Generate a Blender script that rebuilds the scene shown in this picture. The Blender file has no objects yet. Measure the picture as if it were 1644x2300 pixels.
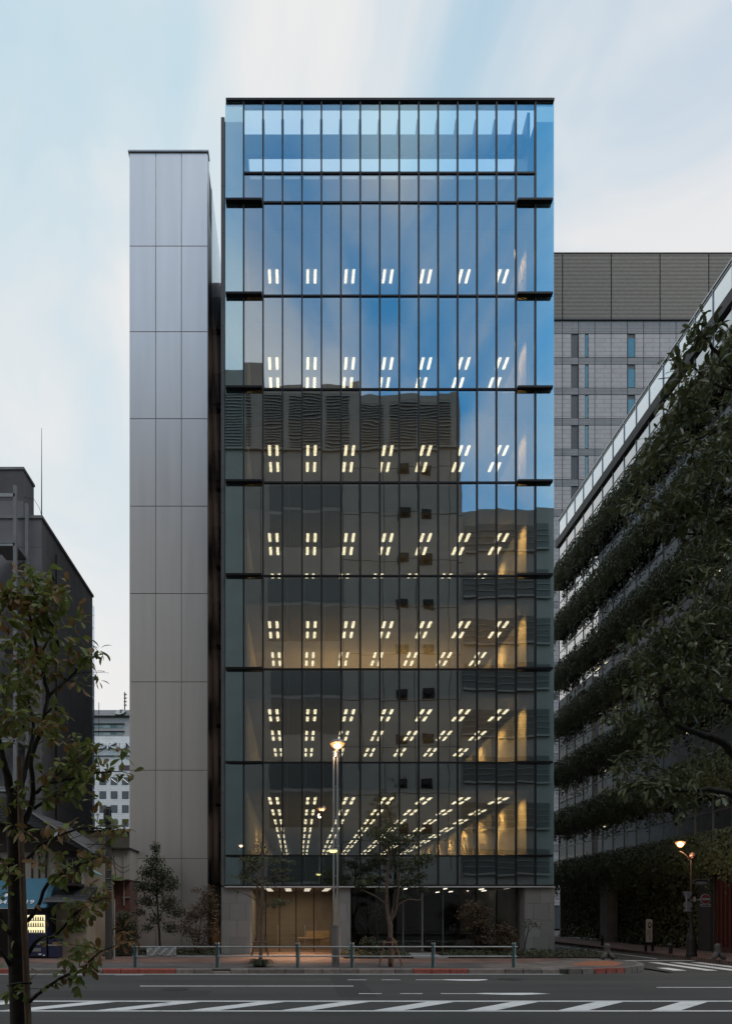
import bpy, math, random
import numpy as np
from mathutils import Vector, Matrix
random.seed(7); rng = np.random.default_rng(7)
R = math.radians
scene = bpy.context.scene
COL = scene.collection

# ------------------------------------------------------------------ camera
CZ = 1.86            # eye height above the pavement
F = 1560.0           # focal length in photo pixels (photo 1644 x 2300)
VX, VY = 668.0, 2050.0
cam = bpy.data.cameras.new('camera'); camo = bpy.data.objects.new('camera', cam); COL.objects.link(camo)
camo.location = (0, 0, CZ); camo.rotation_euler = (R(90), 0, 0)
cam.sensor_width = 36; cam.lens = F / 2300 * 36
cam.shift_x = (822 - VX) / 2300; cam.shift_y = (VY - 1150) / 2300
cam.clip_start = 0.1; cam.clip_end = 3000
scene.camera = camo

# ------------------------------------------------------------------ world
world = bpy.data.worlds.new('World'); scene.world = world; world.use_nodes = True
wn = world.node_tree; wn.nodes.clear()
def wnode(t, **k):
    n = wn.nodes.new(t)
    for a, b in k.items(): setattr(n, a, b)
    return n
SUN_EL, SUN_ROT = R(56), R(125)
sky = wnode('ShaderNodeTexSky', sky_type='NISHITA'); sky.sun_disc = False
sky.sun_elevation = SUN_EL; sky.sun_rotation = SUN_ROT; sky.air_density = 1.3; sky.dust_density = 0.4; sky.ozone_density = 2.6
CLX, CLY = 0.7, 2.9
tc = wnode('ShaderNodeTexCoord')
sep = wnode('ShaderNodeSeparateXYZ'); wn.links.new(tc.outputs['Generated'], sep.inputs[0])
def wmath(op, a, b=None, c=None, clamp=False):
    n = wnode('ShaderNodeMath', operation=op); n.use_clamp = clamp
    for i, v in enumerate((a, b, c)):
        if v is None: continue
        if isinstance(v, (int, float)): n.inputs[i].default_value = v
        else: wn.links.new(v, n.inputs[i])
    return n.outputs[0]
zz = wmath('MAXIMUM', sep.outputs[2], 0.0)
den = wmath('ADD', zz, 0.75)
cx = wmath('DIVIDE', sep.outputs[0], den); cy = wmath('DIVIDE', sep.outputs[1], den)
cmb = wnode('ShaderNodeCombineXYZ'); wn.links.new(cx, cmb.inputs[0]); wn.links.new(cy, cmb.inputs[1]); wn.links.new(wmath('MULTIPLY', zz, 0.9), cmb.inputs[2])
mp = wnode('ShaderNodeMapping'); mp.inputs['Rotation'].default_value = (R(20), R(-28), R(12)); mp.inputs['Scale'].default_value = (2.5, 1.45, 1.7)
mp.inputs['Location'].default_value = (CLX, CLY, 0)
wn.links.new(cmb.outputs[0], mp.inputs['Vector'])
n1 = wnode('ShaderNodeTexNoise'); n1.inputs['Scale'].default_value = 2.3; n1.inputs['Detail'].default_value = 5; n1.inputs['Roughness'].default_value = 0.5; n1.inputs['Distortion'].default_value = 0.5
wn.links.new(mp.outputs[0], n1.inputs['Vector'])
cr = wnode('ShaderNodeValToRGB'); cr.color_ramp.interpolation = 'EASE'
cr.color_ramp.elements[0].position = 0.36; cr.color_ramp.elements[0].color = (0, 0, 0, 1)
cr.color_ramp.elements[1].position = 0.70; cr.color_ramp.elements[1].color = (1, 1, 1, 1)
wn.links.new(n1.outputs['Fac'], cr.inputs[0])
# thin pale veil: strong on the side of the glow, thin on the far side; thicker low down
sx, sy = math.sin(R(-40)), math.cos(R(-40))
az = wmath('ADD', wmath('MULTIPLY', sep.outputs[0], sx), wmath('MULTIPLY', sep.outputs[1], sy))
veil = wmath('MULTIPLY_ADD', az, 1.1, 0.42, clamp=True)
low = wmath('MULTIPLY', wmath('SUBTRACT', wmath('MULTIPLY_ADD', az, 0.20, 0.60), zz, clamp=True), 1.5, clamp=True)
lowf = wmath('MULTIPLY', low, wmath('MULTIPLY_ADD', az, 0.4, 0.90, clamp=True))
cl = wmath('MULTIPLY', cr.outputs[0], wmath('MULTIPLY_ADD', az, 0.04, 0.82, clamp=True))
fac = wmath('SUBTRACT', 1.0, wmath('MULTIPLY', wmath('SUBTRACT', 1.0, lowf), wmath('SUBTRACT', 1.0, cl)), clamp=True)
tint = wnode('ShaderNodeMix', data_type='RGBA', blend_type='MULTIPLY'); tint.inputs[0].default_value = 1
tint.inputs[7].default_value = (0.30, 0.98, 1.20, 1)
wn.links.new(sky.outputs[0], tint.inputs[6])
vm_ = wnode('ShaderNodeMix', data_type='RGBA'); wn.links.new(wmath('MULTIPLY', veil, 0.92), vm_.inputs[0]); wn.links.new(tint.outputs[2], vm_.inputs[6])
vm_.inputs[7].default_value = (4.6, 5.9, 6.55, 1)
wmix = wnode('ShaderNodeMix', data_type='RGBA')
wn.links.new(fac, wmix.inputs[0]); wn.links.new(vm_.outputs[2], wmix.inputs[6])
wmix.inputs[7].default_value = (7.1, 6.82, 6.65, 1)
bg = wnode('ShaderNodeBackground'); bg.inputs['Strength'].default_value = 0.1
wn.links.new(wmix.outputs[2], bg.inputs['Color'])
wo = wnode('ShaderNodeOutputWorld'); wn.links.new(bg.outputs[0], wo.inputs[0])

sun = bpy.data.lights.new('sun', 'SUN'); sun.energy = 0.8; sun.angle = R(30); sun.color = (1.0, 0.89, 0.78)
suno = bpy.data.objects.new('sun', sun); COL.objects.link(suno)
sd = Vector((math.sin(SUN_ROT) * math.cos(SUN_EL), math.cos(SUN_ROT) * math.cos(SUN_EL), math.sin(SUN_EL)))
suno.rotation_euler = sd.to_track_quat('Z', 'Y').to_euler(); suno.location = (-30, 60, 60)

vs = scene.view_settings; vs.view_transform = 'Standard'; vs.look = 'None'; vs.exposure = 0.35; vs.gamma = 1; vs.use_curve_mapping = False
scene.cycles.use_denoising = True
scene.cycles.max_bounces = 7; scene.cycles.diffuse_bounces = 3; scene.cycles.glossy_bounces = 4
scene.cycles.transparent_max_bounces = 12; scene.cycles.transmission_bounces = 4
scene.cycles.sample_clamp_indirect = 4
scene.cycles.caustics_reflective = False; scene.cycles.caustics_refractive = False

# ------------------------------------------------------------------ helpers
def P(px, py, y):
    return Vector(((px - VX) / F * y, y, CZ + (VY - py) / F * y))
def X(px, y): return (px - VX) / F * y
def Z(py, y): return CZ + (VY - py) / F * y

class MB:
    def __init__(s): s.v = []; s.f = []
    def add(s, vs, fs):
        o = len(s.v); s.v += [tuple(p) for p in vs]; s.f += [tuple(i + o for i in f) for f in fs]; return s
    def box(s, x0, x1, y0, y1, z0, z1):
        if x0 > x1: x0, x1 = x1, x0
        if y0 > y1: y0, y1 = y1, y0
        if z0 > z1: z0, z1 = z1, z0
        return s.add([(x0,y0,z0),(x1,y0,z0),(x1,y1,z0),(x0,y1,z0),(x0,y0,z1),(x1,y0,z1),(x1,y1,z1),(x0,y1,z1)],
              [(0,3,2,1),(4,5,6,7),(0,1,5,4),(1,2,6,5),(2,3,7,6),(3,0,4,7)])
    def bbox(s, x0, x1, y0, y1, z0, z1, b=.01):
        """box with chamfered front (-Y) edges"""
        v = [(x0,y0+b,z0),(x1,y0+b,z0),(x1,y0+b,z1),(x0,y0+b,z1),(x0+b,y0,z0+b),(x1-b,y0,z0+b),(x1-b,y0,z1-b),(x0+b,y0,z1-b),
             (x0,y1,z0),(x1,y1,z0),(x1,y1,z1),(x0,y1,z1)]
        f = [(4,5,6,7),(0,1,5,4),(1,2,6,5),(2,3,7,6),(3,0,4,7),(8,9,1,0),(9,10,2,1),(10,11,3,2),(11,8,0,3),(9,8,11,10)]
        return s.add(v, f)
    def quad(s, a, b, c, d): return s.add([a, b, c, d], [(0,1,2,3)])
    def tube(s, pts, rad, n=6, cap=True):
        pts = [Vector(p) for p in pts]
        if not hasattr(rad, '__len__'): rad = [rad] * len(pts)
        o = len(s.v); prev = None
        for i, p in enumerate(pts):
            d = (pts[min(i+1, len(pts)-1)] - pts[max(i-1, 0)])
            if d.length < 1e-9: d = Vector((0,0,1))
            d.normalize()
            if prev is None:
                u = d.orthogonal().normalized()
            else:
                u = (prev - d * prev.dot(d))
                u = u.normalized() if u.length > 1e-6 else d.orthogonal().normalized()
            prev = u; w = d.cross(u)
            for k in range(n):
                a = 2 * math.pi * k / n
                s.v.append(tuple(p + (u * math.cos(a) + w * math.sin(a)) * rad[i]))
        for i in range(len(pts) - 1):
            for k in range(n):
                a = o + i*n + k; b = o + i*n + (k+1) % n
                s.f.append((a, b, b + n, a + n))
        if cap:
            s.f.append(tuple(o + k for k in range(n))[::-1]); s.f.append(tuple(o + (len(pts)-1)*n + k for k in range(n)))
        return s
    def lathe(s, c, prof, n=16, axis=None):
        """prof: list of (radius, height); about an axis through c (default z)"""
        q = Vector((0,0,1)).rotation_difference(Vector(axis).normalized()).to_matrix() if axis is not None else Matrix.Identity(3)
        c = Vector(c); o = len(s.v)
        for r, h in prof:
            for k in range(n):
                a = 2*math.pi*k/n
                s.v.append(tuple(c + q @ Vector((r*math.cos(a), r*math.sin(a), h))))
        for i in range(len(prof)-1):
            for k in range(n):
                a = o+i*n+k; b = o+i*n+(k+1)%n
                s.f.append((a, b, b+n, a+n))
        s.f.append(tuple(o+k for k in range(n))[::-1]); s.f.append(tuple(o+(len(prof)-1)*n+k for k in range(n)))
        return s
    def prism(s, poly, a, b, axis='y'):
        """poly in the two other axes (x,z for y; y,z for x; x,y for z)"""
        def m(p, t):
            return {'y': (p[0], t, p[1]), 'x': (t, p[0], p[1]), 'z': (p[0], p[1], t)}[axis]
        n = len(poly)
        return s.add([m(p, a) for p in poly] + [m(p, b) for p in poly],
                     [tuple(range(n)), tuple(range(2*n-1, n-1, -1))] + [(i, i+n, (i+1) % n + n, (i+1) % n) for i in range(n)])
def origin(o):
    v = Vector((0,0,0))
    while o is not None: v += o.location; o = o.parent
    return v
def mesh_of(name, mb, mat, off=Vector((0,0,0)), smooth=False):
    me = bpy.data.meshes.new(name)
    me.from_pydata([(a-off.x, b-off.y, c-off.z) for a, b, c in mb.v], [], mb.f); me.validate(); me.update()
    import bmesh
    if len(mb.f) < 60000:
        bm = bmesh.new(); bm.from_mesh(me); bmesh.ops.recalc_face_normals(bm, faces=bm.faces); bm.to_mesh(me); bm.free()
    if mat: me.materials.append(mat)
    if smooth: me.polygons.foreach_set('use_smooth', [True]*len(me.polygons))
    return me
def tag(o, label=None, cat=None, group=None, kind=None):
    if label: o['label'] = label
    if cat: o['category'] = cat
    if group: o['group'] = group
    if kind: o['kind'] = kind
    return o
def thing(name, label, cat, loc=(0,0,0), group=None):
    o = bpy.data.objects.new(name, None); COL.objects.link(o); o.location = loc; o.empty_display_size = .2
    return tag(o, label, cat, group)
def obj(name, mb, mat, parent=None, smooth=False, loc=None, **kw):
    off = origin(parent) if parent else Vector((0,0,0))
    l = Vector(loc) if loc is not None else Vector((0,0,0))
    me = mb if isinstance(mb, bpy.types.Mesh) else mesh_of(name, mb, mat, off + l, smooth)
    o = bpy.data.objects.new(name, me); COL.objects.link(o); o.parent = parent; o.location = l
    return tag(o, **kw)
def inst(name, me, at, parent=None, rot=None, **kw):
    o = bpy.data.objects.new(name, me); COL.objects.link(o); o.parent = parent
    o.location = Vector(at) - (origin(parent) if parent else Vector((0,0,0)))
    if rot is not None: o.rotation_euler = rot
    return tag(o, **kw)
def struct(name, mb, mat, **k): return obj(name, mb, mat, kind='structure', **k)
def cloud_mesh(name, V, Fc, mat):
    """big mesh from numpy arrays, all faces of the same length"""
    me = bpy.data.meshes.new(name); nv = len(V); nf, k = Fc.shape
    me.vertices.add(nv); me.vertices.foreach_set('co', V.astype(np.float32).ravel())
    me.loops.add(nf*k); me.loops.foreach_set('vertex_index', Fc.astype(np.int32).ravel())
    me.polygons.add(nf); me.polygons.foreach_set('loop_start', np.arange(0, nf*k, k, dtype=np.int32))
    me.update(calc_edges=True); me.validate(); me.materials.append(mat); return me

# ------------------------------------------------------------------ materials
MATS = {}
def nodes(m):
    m.use_nodes = True; t = m.node_tree; return t, t.nodes, t.links, t.nodes['Principled BSDF']
def pm(name, col, rough=.6, metal=0, var=.12, scale=3.0, bump=0.0, bscale=40, spec=.5, emit=None, es=0, obj_rand=0.0, coat=0, stretch=None):
    m = bpy.data.materials.new(name); t, N, L, b = nodes(m)
    b.inputs['Roughness'].default_value = rough; b.inputs['Metallic'].default_value = metal
    b.inputs['Specular IOR Level'].default_value = spec; b.inputs['Coat Weight'].default_value = coat
    geo = N.new('ShaderNodeNewGeometry'); vec = geo.outputs['Position']
    if stretch:
        mp = N.new('ShaderNodeMapping'); mp.inputs['Scale'].default_value = stretch; L.new(vec, mp.inputs['Vector']); vec = mp.outputs[0]
    nz = N.new('ShaderNodeTexNoise'); nz.inputs['Scale'].default_value = scale; nz.inputs['Detail'].default_value = 6; L.new(vec, nz.inputs['Vector'])
    mr = N.new('ShaderNodeMapRange'); mr.inputs[1].default_value = .25; mr.inputs[2].default_value = .75
    mr.inputs[3].default_value = 1 - var; mr.inputs[4].default_value = 1 + var; L.new(nz.outputs['Fac'], mr.inputs[0])
    val = mr.outputs[0]
    if obj_rand:
        oi = N.new('ShaderNodeObjectInfo'); m2 = N.new('ShaderNodeMapRange'); m2.inputs[3].default_value = 1 - obj_rand; m2.inputs[4].default_value = 1 + obj_rand
        L.new(oi.outputs['Random'], m2.inputs[0]); mu = N.new('ShaderNodeMath'); mu.operation = 'MULTIPLY'; L.new(val, mu.inputs[0]); L.new(m2.outputs[0], mu.inputs[1]); val = mu.outputs[0]
    hs = N.new('ShaderNodeHueSaturation'); hs.inputs['Color'].default_value = (*col, 1); L.new(val, hs.inputs['Value']); L.new(hs.outputs[0], b.inputs['Base Color'])
    if bump:
        n2 = N.new('ShaderNodeTexNoise'); n2.inputs['Scale'].default_value = bscale; n2.inputs['Detail'].default_value = 4; L.new(geo.outputs['Position'], n2.inputs['Vector'])
        bp = N.new('ShaderNodeBump'); bp.inputs['Strength'].default_value = .8; bp.inputs['Distance'].default_value = bump; L.new(n2.outputs['Fac'], bp.inputs['Height']); L.new(bp.outputs[0], b.inputs['Normal'])
    if emit: b.inputs['Emission Color'].default_value = (*emit, 1); b.inputs['Emission Strength'].default_value = es
    MATS[name] = m; return m
def glass(name, tcol, gcol, f0, bump=.0, bs=.9, rough=0.0, rnd=True, tilt=0):
    m = bpy.data.materials.new(name); m.use_nodes = True; t = m.node_tree; N, L = t.nodes, t.links; N.clear()
    out = N.new('ShaderNodeOutputMaterial'); mix = N.new('ShaderNodeMixShader'); tr = N.new('ShaderNodeBsdfTransparent'); gl = N.new('ShaderNodeBsdfGlossy')
    tr.inputs[0].default_value = (*tcol, 1); gl.inputs['Color'].default_value = (*gcol, 1); gl.inputs['Roughness'].default_value = rough
    fr = N.new('ShaderNodeLayerWeight'); fr.inputs[0].default_value = .5
    pw = N.new('ShaderNodeMath'); pw.operation = 'POWER'; L.new(fr.outputs['Facing'], pw.inputs[0]); pw.inputs[1].default_value = 4
    ma = N.new('ShaderNodeMath'); ma.operation = 'MULTIPLY_ADD'; L.new(pw.outputs[0], ma.inputs[0]); ma.inputs[1].default_value = 1 - f0; ma.inputs[2].default_value = f0
    L.new(ma.outputs[0], mix.inputs[0]); L.new(tr.outputs[0], mix.inputs[1]); L.new(gl.outputs[0], mix.inputs[2]); L.new(mix.outputs[0], out.inputs[0])
    if bump:
        geo = N.new('ShaderNodeNewGeometry'); oi = N.new('ShaderNodeObjectInfo'); ad = N.new('ShaderNodeVectorMath'); ad.operation = 'ADD'
        sc = N.new('ShaderNodeMath'); sc.operation = 'MULTIPLY'; sc.inputs[1].default_value = 37.0; L.new(oi.outputs['Random'], sc.inputs[0])
        L.new(geo.outputs['Position'], ad.inputs[0]); L.new(sc.outputs[0], ad.inputs[1])
        nz = N.new('ShaderNodeTexNoise'); nz.inputs['Scale'].default_value = bs; nz.inputs['Detail'].default_value = 1; L.new(ad.outputs[0], nz.inputs['Vector'])
        bp = N.new('ShaderNodeBump'); bp.inputs['Strength'].default_value = 1; bp.inputs['Distance'].default_value = bump; L.new(nz.outputs['Fac'], bp.inputs['Height']); L.new(bp.outputs[0], gl.inputs['Normal'])
    MATS[name] = m; return m
def emis(name, col, s):
    m = bpy.data.materials.new(name); m.use_nodes = True; N, L = m.node_tree.nodes, m.node_tree.links; N.clear()
    e = N.new('ShaderNodeEmission'); e.inputs[0].default_value = (*col, 1); e.inputs[1].default_value = s
    o = N.new('ShaderNodeOutputMaterial'); L.new(e.outputs[0], o.inputs[0]); return m
def leafmat(name, c1, c2, c3=None, rough=.55, scale=2.5, sss=.25):
    m = bpy.data.materials.new(name); t, N, L, b = nodes(m)
    geo = N.new('ShaderNodeNewGeometry'); nz = N.new('ShaderNodeTexNoise'); nz.inputs['Scale'].default_value = scale; nz.inputs['Detail'].default_value = 3; L.new(geo.outputs['Position'], nz.inputs['Vector'])
    oi = N.new('ShaderNodeObjectInfo')
    ad = N.new('ShaderNodeMath'); ad.operation = 'MULTIPLY_ADD'; L.new(geo.outputs['Random Per Island'], ad.inputs[0]); ad.inputs[1].default_value = .55; 
    m3 = N.new('ShaderNodeMath'); m3.operation = 'MULTIPLY_ADD'; L.new(oi.outputs['Random'], m3.inputs[0]); m3.inputs[1].default_value = .35; L.new(nz.outputs['Fac'], m3.inputs[2])
    L.new(m3.outputs[0], ad.inputs[2])
    cr = N.new('ShaderNodeValToRGB'); e = cr.color_ramp.elements; e[0].position = .35; e[0].color = (*c1, 1); e[1].position = 1.0; e[1].color = (*c2, 1)
    if c3: x = e.new(1.0); e[1].position = .9; e[1].color = (*c2, 1); e[2].position = 1.15 if False else 1.0; e[2].color = (*c3, 1)
    L.new(ad.outputs[0], cr.inputs[0]); L.new(cr.outputs[0], b.inputs['Base Color']); b.inputs['Roughness'].default_value = rough
    b.inputs['Specular IOR Level'].default_value = .35
    out = N['Material Output']; mx = N.new('ShaderNodeMixShader'); mx.inputs[0].default_value = sss; tl = N.new('ShaderNodeBsdfTranslucent')
    L.new(cr.outputs[0], tl.inputs[0]); L.new(b.outputs[0], mx.inputs[1]); L.new(tl.outputs[0], mx.inputs[2]); L.new(mx.outputs[0], out.inputs[0])
    return m
def brickmat(name, c1, c2, cm, w, h, mortar=.01, axes='xz', rough=.8, bump=.004, dirt=.2):
    m = bpy.data.materials.new(name); t, N, L, b = nodes(m)
    geo = N.new('ShaderNodeNewGeometry'); sp = N.new('ShaderNodeSeparateXYZ'); L.new(geo.outputs['Position'], sp.inputs[0]); cb = N.new('ShaderNodeCombineXYZ')
    ix = {'x': 0, 'y': 1, 'z': 2}
    L.new(sp.outputs[ix[axes[0]]], cb.inputs[0]); L.new(sp.outputs[ix[axes[1]]], cb.inputs[1])
    br = N.new('ShaderNodeTexBrick'); br.inputs['Scale'].default_value = 1; br.inputs['Brick Width'].default_value = w; br.inputs['Row Height'].default_value = h; br.inputs['Mortar Size'].default_value = mortar
    br.inputs['Color1'].default_value = (*c1, 1); br.inputs['Color2'].default_value = (*c2, 1); br.inputs['Mortar'].default_value = (*cm, 1); br.inputs['Mortar Smooth'].default_value = .2
    L.new(cb.outputs[0], br.inputs['Vector'])
    nz = N.new('ShaderNodeTexNoise'); nz.inputs['Scale'].default_value = .9; nz.inputs['Detail'].default_value = 8; L.new(geo.outputs['Position'], nz.inputs['Vector'])
    mr = N.new('ShaderNodeMapRange'); mr.inputs[1].default_value = .3; mr.inputs[2].default_value = .7; mr.inputs[3].default_value = 1-dirt; mr.inputs[4].default_value = 1+dirt; L.new(nz.outputs['Fac'], mr.inputs[0])
    hs = N.new('ShaderNodeHueSaturation'); L.new(br.outputs['Color'], hs.inputs['Color']); L.new(mr.outputs[0], hs.inputs['Value']); L.new(hs.outputs[0], b.inputs['Base Color'])
    bp = N.new('ShaderNodeBump'); bp.inputs['Distance'].default_value = bump; bp.invert = True; L.new(br.outputs['Fac'], bp.inputs['Height']); L.new(bp.outputs[0], b.inputs['Normal'])
    b.inputs['Roughness'].default_value = rough; MATS[name] = m; return m

def asphalt():
    m = bpy.data.materials.new('asphalt'); t, N, L, b = nodes(m)
    g = N.new('ShaderNodeNewGeometry')
    n1 = N.new('ShaderNodeTexNoise'); n1.inputs['Scale'].default_value = 70; n1.inputs['Detail'].default_value = 3; L.new(g.outputs['Position'], n1.inputs['Vector'])
    mp = N.new('ShaderNodeMapping'); mp.inputs['Scale'].default_value = (.12, .9, 1); L.new(g.outputs['Position'], mp.inputs['Vector'])
    n2 = N.new('ShaderNodeTexNoise'); n2.inputs['Scale'].default_value = 1.3; n2.inputs['Detail'].default_value = 6; L.new(mp.outputs[0], n2.inputs['Vector'])
    cr = N.new('ShaderNodeValToRGB'); e = cr.color_ramp.elements; e[0].position = .3; e[0].color = (.036, .0345, .0315, 1); e[1].position = .72; e[1].color = (.086, .081, .075, 1)
    mx = N.new('ShaderNodeMath'); mx.operation = 'MULTIPLY_ADD'; L.new(n1.outputs['Fac'], mx.inputs[0]); mx.inputs[1].default_value = .5
    h = N.new('ShaderNodeMath'); h.operation = 'MULTIPLY'; L.new(n2.outputs['Fac'], h.inputs[0]); h.inputs[1].default_value = .5; L.new(h.outputs[0], mx.inputs[2])
    L.new(mx.outputs[0], cr.inputs[0]); L.new(cr.outputs[0], b.inputs['Base Color']); b.inputs['Roughness'].default_value = .85
    bp = N.new('ShaderNodeBump'); bp.inputs['Distance'].default_value = .006; L.new(n1.outputs['Fac'], bp.inputs['Height']); L.new(bp.outputs[0], b.inputs['Normal'])
    return m
def paintmat():
    m = bpy.data.materials.new('road_paint'); t, N, L, b = nodes(m)
    g = N.new('ShaderNodeNewGeometry'); n1 = N.new('ShaderNodeTexNoise'); n1.inputs['Scale'].default_value = 26; n1.inputs['Detail'].default_value = 8; n1.inputs['Roughness'].default_value = .75
    mp = N.new('ShaderNodeMapping'); mp.inputs['Scale'].default_value = (.35, 1, 1); L.new(g.outputs['Position'], mp.inputs['Vector']); L.new(mp.outputs[0], n1.inputs['Vector'])
    n3 = N.new('ShaderNodeTexNoise'); n3.inputs['Scale'].default_value = 1.6; L.new(g.outputs['Position'], n3.inputs['Vector'])
    ad = N.new('ShaderNodeMath'); ad.operation = 'MULTIPLY_ADD'; L.new(n3.outputs['Fac'], ad.inputs[0]); ad.inputs[1].default_value = .5; L.new(n1.outputs['Fac'], ad.inputs[2])
    cr = N.new('ShaderNodeValToRGB'); e = cr.color_ramp.elements; e[0].position = .70; e[0].color = (.86, .85, .82, 1); e[1].position = .90; e[1].color = (.14, .135, .13, 1)
    sc = N.new('ShaderNodeMath'); sc.operation = 'MULTIPLY'; L.new(ad.outputs[0], sc.inputs[0]); sc.inputs[1].default_value = .86
    L.new(sc.outputs[0], cr.inputs[0]); L.new(cr.outputs[0], b.inputs['Base Color']); b.inputs['Roughness'].default_value = .6
    return m
M_asph = asphalt(); M_paint = paintmat()
M_gran = pm('granite', (.27,.265,.255), .6, var=.25, scale=60, obj_rand=.10, bump=.001, bscale=200)
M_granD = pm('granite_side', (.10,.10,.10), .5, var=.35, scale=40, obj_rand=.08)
M_dark = pm('dark_bronze_metal', (.035,.032,.032), .4, .6)
M_black = pm('black_metal', (.015,.013,.013), .45, .5)
M_soffit = pm('pale_trim', (.6,.6,.6), .5)
M_tower = pm('aluminium_panel', (.94,.87,.81), .36, .85, var=.05, scale=1.6, stretch=(1.6,1.6,.12), obj_rand=.03, bump=.0008, bscale=300)
M_side = pm('side_metal', (.5,.5,.52), .35, .6)
M_steel = pm('brushed_steel', (.42,.42,.42), .35, .85)
M_galv = pm('galvanised_pipe', (.42,.43,.42), .45, .55)
M_teal = pm('teal_paint', (.05,.10,.11), .5)
M_ceil = pm('ceiling_tile', (.34,.29,.23), .8, var=.05)
M_carpet = pm('carpet', (.09,.08,.07), .95)
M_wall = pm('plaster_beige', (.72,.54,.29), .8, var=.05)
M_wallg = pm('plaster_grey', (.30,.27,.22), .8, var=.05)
M_slab = pm('spandrel_dark', (.06,.06,.06), .6)
M_conc = pm('concrete', (.28,.27,.26), .85, var=.2, scale=2, bump=.002)
M_oppA = pm('opposite_grey_cladding', (.27,.26,.245), .7, var=.10, scale=.6)
M_oppW = pm('opposite_window_glass', (.10,.105,.105), .3, 0)
M_kerb = pm('kerb_stone', (.20,.17,.15), .85, var=.25, scale=8, obj_rand=.2)
M_kerbr = pm('kerb_red_paint', (.32,.085,.06), .8, var=.3, scale=12)
M_bark = pm('bark', (.035,.028,.022), .9, var=.4, scale=14, bump=.01, bscale=30)
M_bark2 = pm('pale_bark', (.15,.10,.075), .9, var=.3, scale=10, bump=.006, bscale=30)
M_stake = pm('wood_stake', (.20,.12,.075), .85, var=.35, scale=9, stretch=(6,6,.6))
M_glass = glass('facade_glass', (.66,.66,.60), (.80,.88,.92), .46, bump=.0022, bs=.8)
M_glassO = glass('outer_bay_glass', (.74,.82,.80), (.76,.95,1.0), .50, bump=.0010, bs=.7)
M_glassR = glass('roof_screen_glass', (.90,.98,1.0), (.62,.88,1), .30, bump=.0010, bs=.7)
M_glassG = glass('ground_floor_glass', (.82,.82,.78), (.9,.9,.88), .07, bump=.001)
M_glassI = glass('strip_window_glass', (.46,.46,.42), (.97,.99,1), .42, bump=.0008)
M_glassP = glass('parapet_glass', (.65,.75,.76), (.95,.98,1), .62, bump=.0006)
M_tube = emis('lamp_tube_glow', (1.0,.87,.68), 5.0)
M_warm = emis('warm_glow', (1.0,.62,.28), 6)
M_hot = emis('street_lamp_glow', (1.0,.70,.42), 30)
M_bowl = bpy.data.materials.new('lamp_bowl'); M_bowl.use_nodes = True
_N, _L = M_bowl.node_tree.nodes, M_bowl.node_tree.links; _N.clear(); _o = _N.new('ShaderNodeOutputMaterial'); _a = _N.new('ShaderNodeAddShader'); _t = _N.new('ShaderNodeBsdfTransparent'); _t.inputs[0].default_value = (.55,.42,.32,1); _e = _N.new('ShaderNodeEmission'); _e.inputs[0].default_value = (1,.42,.14,1); _e.inputs[1].default_value = .75
_L.new(_t.outputs[0], _a.inputs[0]); _L.new(_e.outputs[0], _a.inputs[1]); _L.new(_a.outputs[0], _o.inputs[0])
M_hotw = emis('small_lamp_glow', (1.0,.9,.72), 10)
M_lin = emis('linear_glow', (1,.9,.8), 2.2)
M_yel = emis('lower_lamp_glow', (1.0,.85,.30), 1.6)

# ------------------------------------------------------------------ ground, road, pavements
struct('ground', MB().quad((-900,-900,-.20),(900,-900,-.20),(900,900,-.20),(-900,900,-.20)), pm('far_ground', (.08,.078,.074), .9))
struct('road', MB().quad((-60,4.0,-.15),(60,4.0,-.15),(60,23.2,-.15),(-60,23.2,-.15)), M_asph)
struct('side_street', MB().quad((12.6,23.2,-.15),(16.6,23.2,-.15),(16.6,110,-.15),(12.6,110,-.15)), M_asph)
M_pave = brickmat('brick_paving', (.235,.125,.095), (.165,.10,.082), (.09,.075,.065), .20, .10, .008, 'xy', dirt=.35)
M_pave2 = brickmat('grey_paving', (.135,.12,.115), (.11,.095,.09), (.07,.065,.06), .20, .10, .008, 'xy', dirt=.3)
M_pave3 = brickmat('tan_paving', (.25,.20,.17), (.13,.11,.10), (.10,.09,.08), .42, .14, .02, 'xy', dirt=.45)
def arc(cx, cy, r, a0, a1, n=14): return [(cx + r*math.cos(R(a0+(a1-a0)*i/n)), cy + r*math.sin(R(a0+(a1-a0)*i/n))) for i in range(n+1)]
corner = arc(8.9, 26.75, 3.85, -90, 0)
outer = [(-60, 22.90)] + corner + [(12.75, 110), (-60, 110)]
mb = MB().prism(outer, -.2, -.004, 'z'); struct('pavement', mb, M_pave2)
# brick band by the buildings, and the tan corner paving
struct('brick_pavement', MB().prism([(-60,25.6),(8.0,25.6),(10.4,27.4),(11.0,29.9),(-60,30.2)], -.1, 0.0, 'z'), M_pave)
struct('corner_pavement', MB().prism([(6.2,23.15),(9.0,23.25)]+arc(8.9, 26.75, 3.3, -88, -4)+[(12.2,29.4),(11.05,29.4),(10.45,27.35),(8.1,25.55),(6.6,25.0)], -.1, 0.0, 'z'), M_pave3)
struct('far_pavement', MB().box(16.6, 20.3, 29.2, 110, -.2, 0).prism([(17.6,23.0),(60,23.0),(60,29.2),(16.6,29.2),(16.6,24.6)], -.2, 0, 'z'), M_pave)
struct('near_pavement', MB().box(-60, 60, -8, 4.0, -.2, 0), M_pave2)
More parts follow.
